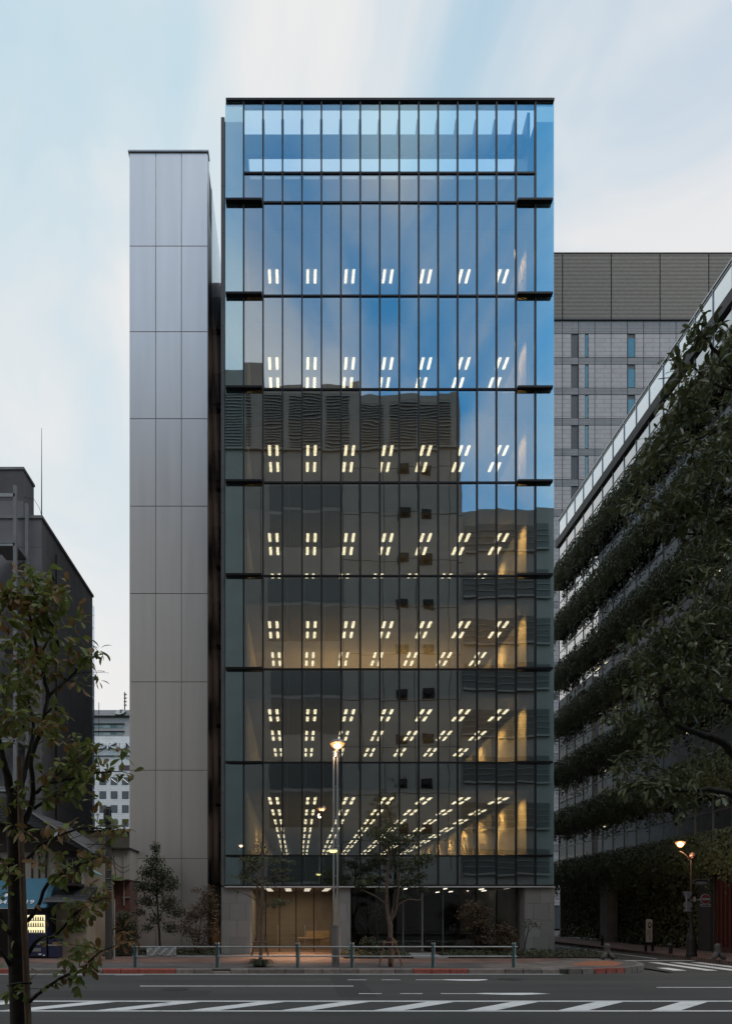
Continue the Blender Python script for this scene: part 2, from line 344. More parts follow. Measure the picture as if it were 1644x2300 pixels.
# kerb: stones laid one by one
kerb = obj('kerb', MB().box(-60, -16, 22.9, 23.08, -.2, .006), M_kerb, kind='structure')
x = -16.0; i = 0
while x < 8.3:
    L = .6 if i % 5 else 1.2
    if 3.6 < x < 5.6 or i % 7 == 3: m = M_kerbr
    else: m = M_kerb
    lowered = -3.2 < x < -2.4
    mbk = MB().bbox(x+.006, min(x+L, 8.9)-.006, 22.80, 23.02, -.19, (-.07 if lowered else .012), .02)
    obj('kerb_stone', mbk, M_kerbr if (3.6 < x < 5.4 or -10.6 < x < -9 or -7 < x < -4.4) else M_kerb, kerb)
    x += L; i += 1
for k in range(14):
    a0 = R(-90 + 90*k/14 + .3); a1 = R(-90 + 90*(k+1)/14 - .3)
    q = [(8.9+r*math.cos(a), 26.75+r*math.sin(a)) for r, a in ((3.97,a0),(3.97,a1),(3.74,a1),(3.74,a0))]
    obj('kerb_stone', MB().prism(q, -.19, .012, 'z'), M_kerbr if k in (2,3,4) else M_kerb, kerb)
struct('gutter', MB().box(-60, 8.6, 22.42, 22.79, -.2, -.140), M_conc)

# ---- painted markings (sheets 4 mm above the road), each one its own piece
ZP = -.146
def Yr(py): return F * (CZ + .15) / (py - VY)
def paint(name, poly): return obj(name, MB().add([(a,b,ZP) for a,b in poly], [tuple(range(len(poly)))]), M_paint, kind='structure')
for py, w in ((2249, .17), (2271, .15)):
    y = Yr(py); paint('lane_line', [(-30,y-w/2),(30,y-w/2),(30,y+w/2),(-30,y+w/2)])
yb, yt = Yr(2271)+.10, Yr(2249)-.11
k = -12
while -.34+1.9*k < 24:
    x0 = -.34 + 1.9*k; paint('hatch_stripe', [(x0,yb),(x0+.62,yb),(x0+.62+1.36,yt),(x0+1.36,yt)]); k += 1
def seg(p0, p1, py, w=.10):
    y = Yr(py); paint('lane_dash', [(X(p0,y),y-w/2),(X(p1,y),y-w/2),(X(p1,y),y+w/2),(X(p0,y),y+w/2)])
seg(315, 794, 2215, .13); seg(-300, -20, 2215, .13)
for a, b in ((806,857),(899,949)): seg(a, b, 2232)
for a, b in ((781,823),(857,899)): seg(a, b, 2201)
seg(1474, 1900, 2218, .12); seg(-200, 194, 2188, .10); seg(258, 323, 2190, .08); seg(127, 193, 2190, .08)
def diamond(p0, p1, p2, py, w):
    y = Yr(py); a, b, c = X(p0,y), X(p1,y), X(p2,y)
    paint('road_arrow', [(a,y-.05),((a+b)/2,y-.05),(b-.3,y-w*.8),(b+.2,y-w),(c,y-.03),(b+.6,y+w*.6),(b-.6,y+w*.5),((a+b)/2,y+.05),(a,y+.05)])
diamond(990, 1145, 1235, 2232, .28); diamond(934, 1050, 1095, 2201, .30)
paint('stop_line', [(X(1398,28.9),28.9),(20.5,28.9),(20.5,29.15),(X(1398,29.15),29.15)] if False else [(13.2,28.95),(18.4,28.95),(18.4,29.25),(13.2,29.25)])
paint('crossing_stripe', [(13.05,24.1),(13.5,24.1),(13.5,25.3),(13.05,25.3)])
for j in range(6):
    xa = 14.15+.86*j; paint('crossing_stripe', [(xa,24.1),(xa+.43,24.1),(xa+.43,28.1),(xa,28.1)])
paint('edge_line', [(15.55,30.2),(15.68,30.2),(15.62,42),(15.50,42)])
paint('edge_line', [(13.3,31),(13.4,31),(13.4,48),(13.3,48)])

for x_, y_, r_ in ((-3.2, 18.2, .32), (6.4, 20.9, .32), (12.4, 16.9, .30), (-9.5, 21.3, .3)):
    mh = obj('manhole_cover', MB().lathe((x_, y_, -.149), [(r_,0),(r_,.006),(r_-.03,.008)], 24), pm('cast_cover', (.05,.048,.045), .6, .4) if 'cast_cover' not in MATS else MATS['cast_cover'], None, kind='structure')
    obj('rim', MB().lathe((x_, y_, -.149), [(r_+.05,0),(r_+.05,.003)], 24), MATS['cast_cover'], mh)
for q, (x0, x1, y0, y1) in enumerate(((-6.5,-2.2,16.6,17.9),(3.1,9.4,19.6,20.6),(-14,-8.5,19.6,22.2),(9.8,11.3,14.9,15.5),(1.0,1.9,16.5,22.4))):
    obj('asphalt_patch', MB().quad((x0,y0,-.1482),(x1,y0,-.1482),(x1,y1,-.1482),(x0,y1,-.1482)), pm('patch_%s' % 'abcde'[q], ((.045,.043,.04),(.072,.068,.062),(.062,.059,.054),(.05,.048,.044),(.046,.044,.041))[q], .9, var=.25, scale=30), None, kind='structure')
# ------------------------------------------------------------------ the office building
Y0 = 31.2
XM = [-2.406 + .8718*i for i in range(16)]
XE = [-3.24] + XM + [11.52]
ZB = 3.08
ZL = [4.41 + 4.19*k for k in range(8)]        # floor lines, [7] is the roof line
ZR1, ZTOP = 35.06, 38.26
off = thing('office_building', 'tall glass fronted office block with blue sky reflections and rows of lit ceiling lights', 'office building', (4.1, Y0, 0))
# panes
rows = [ZB] + ZL + [ZR1, ZTOP]
pm_cache = {}
for c in range(17):
    x0, x1 = XE[c], XE[c+1]
    for r in range(len(rows)-1):
        z0, z1 = rows[r], rows[r+1]
        if r >= 8:
            if c in (0, 16):
                if r == 9: continue
                z0, z1 = rows[8], rows[10]; mat = M_glassO
            else: mat = M_glass if r == 8 else M_glassR
        else: mat = M_glassO if c in (0, 16) else M_glass
        w, h = round(x1-x0-.02, 3), round(z1-z0-.02, 3); key = (w, h, mat.name)
        if key not in pm_cache: pm_cache[key] = mesh_of('pane', MB().box(-w/2, w/2, -.006, .006, -h/2, h/2), mat)
        inst('pane', pm_cache[key], ((x0+x1)/2, Y0, (z0+z1)/2), off, rot=(random.gauss(0,.0008), 0, random.gauss(0,.0012)))
# mullions and transoms
for i, xm in enumerate(XM):
    obj('mullion', MB().box(xm-.033, xm+.033, Y0-.07, Y0+.09, ZB, ZTOP), M_dark, off)
for zl in ZL[:7] + [ZL[7]]:
    obj('transom', MB().box(XM[1]+.034, XM[14]-.034, Y0-.055, Y0+.08, zl-.035, zl+.035), M_dark, off)
obj('transom', MB().box(XM[0]+.034, XM[15]-.034, Y0-.055, Y0+.08, ZR1-.04, ZR1+.04), M_dark, off)
obj('transom', MB().box(-3.24, 11.52, Y0-.06, Y0+.08, ZB-.03, ZB+.04), M_dark, off)
for zl in ZL:
    d = .20 if zl > 12 else .15
    for a, b in ((-3.20, XM[1]-.04), (XM[14]+.04, 11.40)):
        lg = MB(); lg.box(a, b, Y0-d, Y0-.009, zl-.045, zl+.045); lg.box(a+.2, b-.25, Y0-d+.03, Y0-.010, zl-.065, zl-.046)
        obj('ledge', lg, M_black, off)
obj('roof_cap', MB().box(-3.2, 11.5, Y0-.10, Y0+.16, ZTOP+.001, ZTOP+.10), M_dark, off)
obj('bottom_trim', MB().box(-3.24, 11.52, Y0-.10, Y0+.10, ZB-.085, ZB-.032), M_soffit, off)
# granite flank walls behind the outer bays, slabs laid one by one
def slabs(x0, x1, y, z0, z1, hh, ww, mat, par, depth=.06, off_x=0.0):
    z = z0; r = 0
    while z < z1-.02:
        zt = min(z+hh, z1); xs = [x0]; xx = x0 + (ww if r % 2 else ww*.55)
        while xx < x1-.12: xs.append(xx); xx += ww
        xs.append(x1)
        for a, b in zip(xs[:-1], xs[1:]):
            obj('granite_slab', MB().bbox(a+.004, b-.004, y-depth+random.uniform(-.001,.001), y, z+.004, zt-.004, .006), mat, par)
        z += hh; r += 1
flank = {}
for nm, a, b in (('l', -3.42, -2.46), ('r', 10.73, 11.56)):
    obj('flank_wall', MB().box(a, b, Y0+.24, 66.0, 0, 37.6), M_conc, off)
    slabs(a, b, Y0+.239, ZB+.05, 37.6, 2.095, 5.0, M_gran, off)
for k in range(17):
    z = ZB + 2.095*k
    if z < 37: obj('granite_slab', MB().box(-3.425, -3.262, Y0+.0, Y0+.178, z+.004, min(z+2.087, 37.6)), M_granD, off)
# columns of the ground floor
for a, b in ((-3.42, -2.12), (1.90, 2.36), (10.22, 11.52)):
    obj('column', MB().box(a+.01, b-.01, Y0+.07, Y0+1.25, 0, ZB-.09), M_conc, off)
    slabs(a, b, Y0+.069, 0.0, ZB-.09, .76, .70 if b-a > 1 else .6, M_gran, off, depth=.04)
    obj('column_side', MB().box(b-.009, b+.03, Y0+.04, Y0+1.24, 0, ZB-.09), M_gran, off)
def area(name, loc, rot, e, sx, sy, col):
    l = bpy.data.lights.new(name, 'AREA'); l.shape = 'RECTANGLE'; l.energy = e; l.size = sx; l.size_y = sy; l.color = col
    o = bpy.data.objects.new(name, l); COL.objects.link(o); o.location = loc; o.rotation_euler = rot; return o
# floors of offices
XL, XRW, YB = -2.30, 10.45, 66.0
lamp_me = mesh_of('lamp_tube', MB().bbox(-.065,.065,-.355,.355,-.02,.02,.01), M_tube)
for k in range(7):
    zf, zc = ZL[k], ZL[k] + 2.96
    obj('floor_slab', MB().box(-2.44, 10.71, Y0+.25, YB, zf-1.10, zf+.02), M_slab, off)
    obj('ceiling', MB().box(-2.44, 10.71, Y0+.25, YB-.02, zc+.01, zc+.06), M_ceil, off)
    obj('blind_box', MB().box(-2.44, 10.71, Y0+.12, Y0+.245, zc, zc+.10), M_wallg, off)
    obj('spandrel', MB().box(-2.44, 10.71, Y0+.14, Y0+.24, zc+.11, ZL[k+1]-.05 if k < 7 else zc+1.1), M_slab, off)
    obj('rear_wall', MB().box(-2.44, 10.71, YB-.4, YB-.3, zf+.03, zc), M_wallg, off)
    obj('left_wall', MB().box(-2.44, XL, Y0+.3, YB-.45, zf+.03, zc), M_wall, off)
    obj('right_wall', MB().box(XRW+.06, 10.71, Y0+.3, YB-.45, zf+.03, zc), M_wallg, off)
    area('floor_bounce', (4.1, 40, zf+.12), (R(180),0,0), 150, 11, 15, (1,.74,.46))  # added unseen upward light, stands in for bounce off the carpet
    # ceiling joints
    if k <= 3:
        g = MB()
        for j in range(1, 7): g.box(-2.44+1.83*j+.2, -2.44+1.83*j+.215, Y0+.3, YB-.5, zc+.002, zc+.009)
        for j in range(18): g.box(XL, XRW, 32.3+1.965*j, 32.315+1.965*j, zc+.003, zc+.0095)
        obj('ceiling_joints', g, M_slab, off, kind='stuff')
    ng = {6:1, 5:1, 4:1, 3:2, 2:2, 1:3, 0:9}[k]
    for gidx in range(ng):
        nrow = 2 if not (k == 6) else 2
        for c in range(7):
            xc = -1.15 + 1.83*c; yc = 33.42 + 3.93*gidx
            fx = obj('ceiling_light', MB().box(xc-.30, xc+.30, yc-.45, yc+1.69, zc-.012, zc+.008), M_slab if False else M_ceil, off)
            if gidx < 3 and k > 0 or gidx < 2:
                for dx in (-.178, .178):
                    for dy in ((0,) if k == 6 else (0, 1.24)): inst('lamp_tube', lamp_me, (xc+dx, yc+dy, zc-.03), fx)
            else:
                t = MB()
                for dx in (-.178, .178):
                    for dy in (0, 1.24): t.box(xc+dx-.065, xc+dx+.065, yc+dy-.355, yc+dy+.355, zc-.045, zc-.014)
                obj('lamp_tubes', t, M_tube, fx, kind='stuff')
    # piers and wall panels on the right, windows between them
    for j in range(9 if k < 3 else 3):
        ya = 31.55 if j == 0 else 33.35 + 3.93*(j-1); yb_ = ya + (1.15 if j == 0 else 2.95)
        obj('wall_panel', MB().box(XRW-.06, XRW+.05, ya, yb_, zf+.03, zc-.25 if k < 3 else zc), M_wall, off)
# warm wall washers on the floors the camera can look into
def spot(name, loc, tgt, e, size=75, col=(1,.73,.40), blend=.6):
    l = bpy.data.lights.new(name, 'SPOT'); l.energy = e; l.color = col; l.spot_size = R(size); l.spot_blend = blend; l.shadow_soft_size = .06
    o = bpy.data.objects.new(name, l); COL.objects.link(o); o.location = loc
    o.rotation_euler = (Vector(loc)-Vector(tgt)).to_track_quat('Z','Y').to_euler(); return o
for k in range(7):
    zf, zc = ZL[k], ZL[k]+2.96
    for j in range(8 if k == 0 else 4 if k == 1 else 2):
        y = 32.2 if j == 0 else 35.5 + 3.93*(j-1)
        spot('wall_washer', (XRW-.95, y, zc-.06), (XRW, y, zf+.9), 420 if k < 4 else 260, 105, blend=1.0)
    for j in range(3 if k == 0 else 2):
        y = 39.5+5*j; spot('wall_washer', (XL+.7, y, zc-.06), (XL, y, zf+.9), 420 if k < 3 else 150, 100, blend=1.0)
l = bpy.data.lights.new('office_glow', 'AREA'); l.energy = 520; l.size = 9; l.size_y = 3; l.shape = 'RECTANGLE'; l.color = (1,.66,.30)
o = bpy.data.objects.new('office_glow', l); COL.objects.link(o); o.location = (4, 38.5, ZL[2]+.6); o.rotation_euler = (R(180),0,0)
# roof terrace: solid upstand, rear screen beam with brackets
obj('roof_slab', MB().box(-2.44, 10.71, Y0+.2, YB, ZL[7]-.9, ZL[7]), M_slab, off)
obj('upstand', MB().box(-2.44, 10.71, Y0+.14, Y0+.24, ZL[7]+.002, ZR1-.1), pm('upstand_grey', (.42,.42,.42), .6), off)
obj('roof_beam', MB().box(-2.44, 10.71, 32.0, 32.2, 36.80, 37.72), pm('beam_paint', (.035,.05,.075), .5), off)
for s, a in ((-1, -2.44), (1, 10.55)):
    obj('roof_beam', MB().box(a, a+.14, 32.21, 36, 36.80, 37.72), MATS['beam_paint'], off)
obj('top_rail', MB().box(-2.44, 10.71, Y0+.17, Y0+.30, ZTOP-.02, ZTOP+.08), MATS['beam_paint'], off)
for xm in XM[1:15]:
    br = MB().prism([(Y0+.12, 36.5),(Y0+.12, 37.62),(Y0+.26, 37.62),(31.99, 37.0),(31.99, 36.5)][::-1] if False else [(Y0+.10,37.0),(Y0+.10,37.62),(Y0+.28,37.62),(31.99,37.25),(31.99,36.85)], xm-.06, xm+.06, 'x')
    obj('bracket', br, MATS['beam_paint'], off)
    obj('base_bracket', MB().box(xm-.09, xm+.09, Y0+.10, Y0+.24, ZR1-.09, ZR1+.22), MATS['beam_paint'], off)
obj('end_fin', MB().prism([(Y0+.25,ZL[7]),(Y0+.25,38.1),(33.4,37.75),(33.4,ZL[7])], 10.40, 10.52, 'x'), MATS['beam_paint'], off)
# ---- ground floor
GY = Y0 + .75
obj('lobby_soffit', MB().box(-3.2, 11.4, Y0+.105, 50, ZB-.07, ZB+.25), pm('soffit_metal', (.30,.28,.26), .4, .3), off)
def gpane(a, b, mat=M_glassG): obj('shop_window', MB().box(a+.02, b-.02, GY-.008, GY+.008, .05, ZB-.08), mat, off)
xs = [-2.09, -1.45] + [X(p, GY) for p in (628, 665, 705)] + [1.88]
for a, b in zip(xs[:-1], xs[1:]): gpane(a, b)
for xx in xs[1:-1]: obj('window_post', MB().box(xx-.02, xx+.02, GY-.05, GY+.05, .05, ZB-.08), M_black, off)
obj('door_pull', MB().tube([(X(685,GY), GY-.09, .4),(X(685,GY), GY-.09, 1.3)], .015, 6), M_steel, off)
obj('door_pull', MB().tube([(X(625,GY), GY-.09, .4),(X(625,GY), GY-.09, 1.3)], .015, 6), M_steel, off)
xs = [2.38] + [X(p, GY) for p in (844, 905, 948, 994, 1068, 1115)] + [10.2]
for a, b in zip(xs[:-1], xs[1:]): gpane(a, b)
for j, xx in enumerate(xs[1:-1]): obj('window_post', MB().box(xx-(.04 if j==2 else .018), xx+(.04 if j==2 else .018), GY-.06, GY+.06, .05, ZB-.08), M_steel if j in (1,2,3) else M_black, off)
M_lob = brickmat('lobby_stone', (.42,.36,.28), (.38,.32,.25), (.20,.165,.12), .9, .06, .006, 'xz', rough=.5, dirt=.12)
obj('lobby_wall', MB().box(-2.4, 1.9, 38.0, 38.2, 0, ZB-.08), M_lob, off)
obj('lobby_side', MB().box(-2.4, -2.2, Y0+1.3, 38, 0, ZB-.08).box(1.92, 2.3, Y0+1.3, 38, 0, ZB-.08), M_wallg, off)
obj('lobby_floor', MB().box(-2.4, 10.3, Y0+.2, 48, -.05, .02), pm('lobby_floor_tile', (.22,.13,.085), .35), off)
obj('bench', MB().box(.02, 1.35, 34.5, 35.0, .55, .62).box(.1, 1.1, 34.6, 34.95, .05, .50).box(1.12, 1.62, 34.52, 35.0, .03, .54).box(.45,1.6,34.85,35.0,.63,.95), pm('bench_wood', (.62,.46,.28), .5), None, label='blocky wooden reception bench behind the lit lobby glass', cat='bench')
for j in range(4):
    for i in range(4):
        fx = MB().box(-1.55+.95*i, -1.25+.95*i, 33.0+1.2*j, 33.05+1.2*j, ZB-.085, ZB-.072); obj('downlight', fx, M_lin, off)
area('lobby_light', (-.2, 34.6, 2.85), (0,0,0), 60, 3.2, 3.6, (1,.80,.60))
spot('entrance_downlight', (-.9, 31.6, 2.9), (-.7, 30.2, 0), 420, 90, (1,.55,.28))
spot('entrance_downlight', (.7, 31.6, 2.9), (.6, 30.2, 0), 420, 90, (1,.55,.28))
# right-hand unit: dim room with linear lights
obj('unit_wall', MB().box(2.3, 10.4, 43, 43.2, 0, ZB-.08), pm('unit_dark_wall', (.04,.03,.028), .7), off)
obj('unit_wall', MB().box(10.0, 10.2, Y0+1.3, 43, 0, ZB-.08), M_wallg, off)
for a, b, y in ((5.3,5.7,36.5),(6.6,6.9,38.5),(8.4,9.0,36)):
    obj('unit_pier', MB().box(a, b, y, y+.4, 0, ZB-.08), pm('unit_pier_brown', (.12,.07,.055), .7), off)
for px, py, y in ((913,1994,32.6),(1002,1994,32.6),(1085,1995,33.0),(1142,1998,33.0),(1090,2002,35.5),(1050,2006,36),(1015,2010,37),(985,2012,38)):
    xx = X(px, y); obj('linear_light', MB().box(xx-.02, xx+.02, y-.1, y+.75, ZB-.11, ZB-.075), M_lin, off)
obj('unit_sign', MB().box(X(1127,33.3), X(1160,33.3), 33.3, 33.36, Z(2026,33.3), Z(2003,33.3)), pm('blue_grey_sign', (.22,.24,.30), .6), off)

# ------------------------------------------------------------------ aluminium clad stair tower
YT = 33.1
tow = thing('stair_tower', 'windowless pale aluminium panelled tower standing left of the glass office block', 'tower', (X(379,YT), YT, 0))
tx = [X(p, YT) for p in (291, 350.5, 408, 467)]
tz = [Z(p*1.0123, YT) for p in (338.5, 546, 736, 929, 1123, 1317, 1513, 1709, 1905)] + [0.0]
obj('core', MB().box(tx[0]+.03, tx[3]-.03, YT+.05, 60, 0, tz[0]-.03), M_slab, tow)
for a, b in zip(tx[:-1], tx[1:]):
    for z1, z0 in zip(tz[:-1], tz[1:]):
        obj('panel', MB().bbox(a+.012, b-.012, YT, YT+.045, z0+.012, z1-.012, .006), M_tower, tow)
obj('cap', MB().box(tx[0]-.05, tx[3]+.05, YT-.06, YT+.4, tz[0], tz[0]+.07), M_side, tow)
SX = tx[3]
obj('side_return', MB().box(SX-.02, SX+.01, YT+.046, YT+.45, 0, tz[0]-.01), M_side, tow)
obj('side_strip', MB().box(SX-.02, SX+.0, YT+.46, YT+1.6, 0, tz[0]-2.4), pm('side_brown', (.13,.11,.10), .35, .3), tow)
zs = 35.0
for j in range(5):
    obj('side_panel', MB().box(SX-.02, SX, YT+1.62+1.05*j, YT+1.62+1.05*(j+1)-.02, 0, tz[0]-.02), pm('pale_side_glass', (.55,.60,.68), .15, .3) if j == 0 else MATS['pale_side_glass'], tow)
# linking block with little bridges in the gap
lk = thing('link_block', 'narrow brown recessed block linking the panelled tower to the glass office block', 'building', (-3.8, 38.4, 0))
obj('wall', MB().box(SX+.01, -3.43, 38.4, 45, 0, Z(635,38.4)), pm('link_brown', (.27,.23,.21), .6), lk)
for k in range(8):
    z = 3.2 + 4.19*k
    obj('louver', MB().box(SX+.02, -3.43, 38.1, 38.39, z+1.5, z+3.1), M_black, lk)
    obj('bridge', MB().box(SX+.02, -3.43, 36.6, 37.0, z+.1, z+.22), M_black, lk)
obj('duct', MB().tube([(-3.62,38.0,35.2),(-3.62,38.0,36.7),(-3.56,38.0,36.9),(-3.45,38.0,36.95)], .07, 8), M_steel, lk)
for k in range(7): area('side_window_light', (-3.44, 36.4, 5.8+4.19*k), (0, R(-90), 0), 1.6, 2.2, 1.6, (1,.68,.48)).rotation_euler = (0, R(90), 0)
spot('gap_light', (-3.9, 35.6, 2.3), (-3.9, 36.5, .5), 30, 90, (1,.55,.25))

# ------------------------------------------------------------------ buildings across the street (seen mirrored in the glass)
YO = -8.0; D = 2*Y0 - YO; SO = F/D
def XO(px): return (px-VX)/SO
def ZO(py): return CZ + (VY-py)/SO
oa = thing('opposite_building', 'grey clad office block with louvred top floors mirrored in the glass facade', 'office building', (0, YO, 0))
zt, zt2 = ZO(868), ZO(886)
obj('wall', MB().box(-40, XO(808), YO-25, YO, 0, zt).box(XO(808)+.001, XO(1036), YO-25, YO, 0, zt2), M_oppA, oa)
obj('plant_room', MB().box(-40, XO(548), YO-12, YO-.5, zt+.001, ZO(818)).box(XO(548)+.002, XO(592), YO-12, YO-.5, zt+.001, ZO(803)), M_oppA, oa)
obj('plant_room', MB().box(XO(788), XO(808), YO-8, YO-.5, zt+.001, ZO(850)).box(XO(1012), XO(1034), YO-8, YO-.5, zt2+.001, ZO(874)), M_oppA, oa)
lv = MB()
for a, b in ((470,500),(500,545),(556,566),(592,637),(650,672),(672,722),(735,786),(810,862),(876,935),(945,1010)):
    z = ZO(1000)
    top = zt-.7 if b < 800 else zt2-.7
    while z < top: lv.add([(XO(a),YO+.02,z),(XO(b),YO+.02,z),(XO(b),YO+.14,z-.10),(XO(a),YO+.14,z-.10),(XO(a),YO+.02,z+.03),(XO(b),YO+.02,z+.03)], [(0,1,2,3),(3,2,5,4)]); z += .30
obj('louver_blades', lv, pm('louver_paint', (.36,.355,.34), .6), oa, kind='stuff')
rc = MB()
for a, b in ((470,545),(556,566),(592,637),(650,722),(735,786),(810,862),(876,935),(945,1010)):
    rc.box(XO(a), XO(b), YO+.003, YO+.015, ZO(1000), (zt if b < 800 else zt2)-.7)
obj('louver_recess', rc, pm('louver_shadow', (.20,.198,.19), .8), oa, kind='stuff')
obj('ledge', MB().box(-40, XO(1036), YO+.002, YO+.25, ZO(1012), ZO(1008)), M_oppA, oa)
for k in range(9):
    z1 = ZO(1082) - k*(209.6/SO); 
    if z1 < 5: break
    for a, b in ((605,645),(646,686),(687,727),(728,768)):
        obj('window', MB().box(XO(a), XO(b)-.02, YO+.002, YO+.03, z1-60/SO, z1), M_oppW, oa)
        obj('window', MB().box(XO(a), XO(b)-.02, YO+.002, YO+.03, z1-148/SO, z1-68/SO), M_oppW, oa)
for k in range(9):
    z = ZO(1055 + k*101)
    if z < 6: continue
    for px in (905, 960):
        obj('vent_hood', MB().box(XO(px)-.55, XO(px)+.55, YO+.002, YO+.05, z-.5, z+.5).lathe((XO(px), YO+.05, z), [(.35,0),(.35,.25),(.22,.33)], 12, axis=(0,1,0)), M_black, oa)
jn = MB()
for px in (590, 770, 808, 862, 935, 1010):
    jn.box(XO(px)-.03, XO(px)+.03, YO+.001, YO+.01, 6, ZO(1014))
for k in range(10):
    z = ZO(1050+104.8*k)
    if z > 6: jn.box(XO(770), XO(1036), YO+.0015, YO+.012, z-.03, z+.03)
obj('cladding_joints', jn, M_black, oa, kind='stuff')
ob = thing('opposite_building', 'lower dark block with strip windows mirrored at the right of the glass facade', 'office building', (24, YO, 0))
zr = ZO(1141)
obj('wall', MB().box(XO(1036)+.02, 50, YO-25, YO-.3, 0, zr), M_oppA, ob)
for k in range(10):
    z = zr - 1.4 - k*4.7
    if z < 6: break
    obj('window_band', MB().box(XO(1044), XO(1235), YO-.298, YO-.2, z-2.7, z-.2), M_oppW, ob)
    obj('sill', MB().box(XO(1044), XO(1235), YO-.297, YO-.02, z-2.95, z-2.75), M_oppA, ob)
    for j in range(3): obj('rail', MB().box(XO(1044), XO(1235), YO-.15, YO-.11, z-.9-.6*j, z-.84-.6*j), M_oppA, ob)

# ---- block behind the office building (it shows mirrored in the strip windows along the side street)
rbk = thing('rear_building', 'plain grey block hidden behind the glass office block, mirrored in the side street windows', 'building', (0, 70, 0))
obj('wall', MB().box(-11, 11.3, 68, 112, 0, 25.0), M_oppA, rbk)
for k in range(6): obj('window_band', MB().box(11.301, 11.36, 69, 111, 2.5+3.8*k, 4.2+3.8*k), M_oppW, rbk)
# ------------------------------------------------------------------ dark tiled building behind on the right
YK = 80.0; SK = F/YK
bk = thing('tiled_building', 'grey brown tiled high rise with louvred top and narrow slot windows behind the street', 'building', (45, YK, 0))
xk0 = X(1225, YK); xk1 = 74.0
obj('core', MB().box(xk0, xk1, YK+.12, YK+25, 0, Z(572,YK)), M_slab, bk)
M_tile = brickmat('grey_tile', (.47,.405,.38), (.44,.375,.355), (.24,.20,.19), 1.86, .50, .03, 'xz', rough=.45, dirt=.08)
M_tileD = brickmat('dark_tile', (.26,.23,.225), (.24,.215,.21), (.15,.14,.13), 1.86, .38, .03, 'xz', rough=.5, dirt=.08)
M_lou = pm('bronze_louver', (.30,.25,.205), .5, .3, obj_rand=.05)
sub = 36.43
jx = [1262.4 + sub*j for j in range(-1, 13)]
zlt, zlb = Z(570,YK), Z(716,YK)
for j in range(-1, 5):
    a = X(1262.4+109.3*j, YK)+.06; b = X(1262.4+109.3*(j+1), YK)-.06
    if j == -1: a = xk0
    lb = MB(); z = zlb
    while z < zlt-.1:
        lb.box(a, b, YK-.05, YK+.06, z, z+.085); z += .155
    obj('louver_bank', lb, M_lou, bk, kind='stuff')
    obj('soffit_bar', MB().box(a, b, YK-.1, YK+.1, Z(721,YK)+.03, zlb-.03), M_black, bk)
obj('parapet', MB().box(xk0, xk1, YK-.1, YK+.3, zlt, zlt+.1), M_lou, bk)
win_me = {}
for fl in range(19):
    zt_ = Z(721 + 0, YK) if fl == 0 else Z(803 + 68.4*(fl-1), YK)
    zb_ = Z(749.5 if fl == 0 else 818.5 + 68.4*(fl-1), YK)
    zn_ = Z(803 + 68.4*fl, YK)
    ncol = 12 if fl < 7 else 2
    for j in range(ncol):
        a, b = X(jx[j],YK)+.035, X(jx[j+1],YK)-.035
        obj('band_panel', MB().box(a, b, YK, YK+.1, zb_+.03, zt_-.03), M_tileD, bk)
        segs = [(a, b)]
        if j == 1: w0, w1 = X(1281.7,YK), X(1298,YK)-.06; segs = [(a, w0)]; wt = 'd'
        elif j == 2: w0, w1 = X(1313,YK), X(1321,YK); segs = [(a, w0), (w1, b)]; wt = 'g'
        elif j == 5: w0, w1 = X(1409,YK), X(1426,YK); segs = [(a, w0), (w1, b)]; wt = 'b'
        elif j == 10: w0, w1 = X(1592,YK), X(1608,YK); segs = [(a, w0), (w1, b)]; wt = 'b'
        else: wt = None
        for sa, sb in segs:
            if sb-sa > .05: obj('tile_panel', MB().box(sa, sb, YK, YK+.1, zn_+.03, zb_-.03), M_tile, bk)
        if wt:
            fr = obj('window', MB().box(w0, w1, YK+.085, YK+.115, zn_+.03, zb_-.03), pm('window_dark', (.075,.07,.065), .5) if wt == 'd' and 'window_dark' not in MATS else MATS['window_dark'], bk)
            if wt != 'd':
                obj('pane', MB().box(w0+.06, w1-.06, YK+.05, YK+.08, zn_+.1, zb_-(.1 if wt == 'g' else .5)), pm('window_teal', (.20,.30,.30), .1, .5) if 'window_teal' not in MATS else MATS['window_teal'], fr)
obj('lower_wall', MB().box(X(jx[2],YK), xk1, YK, YK+.1, 0, Z(803+68.4*6,YK)), M_tile, bk)

# ------------------------------------------------------------------ ivy clad glass building along the side street
XI = 20.06
iv = thing('ivy_building', 'glass fronted building receding along the side street with ledges of hanging ivy', 'building', (XI, 40, 0))
YN, YF = 24.0, 53.3
tops = [26.55, 22.75, 18.95, 15.36, 11.57, 7.78, 3.95]
tops = [t + CZ for t in tops]
step = 1.52
ys = []
y = YF
while y > YN: ys.append(y); y -= step
ys.append(YN)
obj('core', MB().box(XI+2.2, XI+14, YN, YF, 0, 27.6), pm('ivy_core', (.10,.095,.085), .8), iv)
obj('end_wall', MB().box(XI+.08, XI+14, YF+.002, YF+.12, 0, 30.3), M_side, iv)
bands = [(30.46, 32.0-.0)] 
zt_rail = 30.2 + CZ; zledge = 28.66 + CZ
def yz_row(z0, z1, mat, name, cat=None):
    for a, b in zip(ys[:-1], ys[1:]):
        w = a-b-.04
        key = ('iv', round(w,3), round(z1-z0,3), mat.name)
        if key not in pm_cache: pm_cache[key] = mesh_of(name, MB().box(-.008,.008,-w/2,w/2,-(z1-z0)/2,(z1-z0)/2), mat)
        inst(name, pm_cache[key], (XI, (a+b)/2, (z0+z1)/2), iv, rot=(0, random.gauss(0,.0008), random.gauss(0,.001)))
yz_row(zledge+.02, zt_rail-.08, M_glassP, 'parapet_pane')
obj('parapet_core', MB().box(XI+.25, XI+.4, YN, YF, zledge, zt_rail-.3), pm('parapet_lining', (.66,.72,.74), .6), iv)
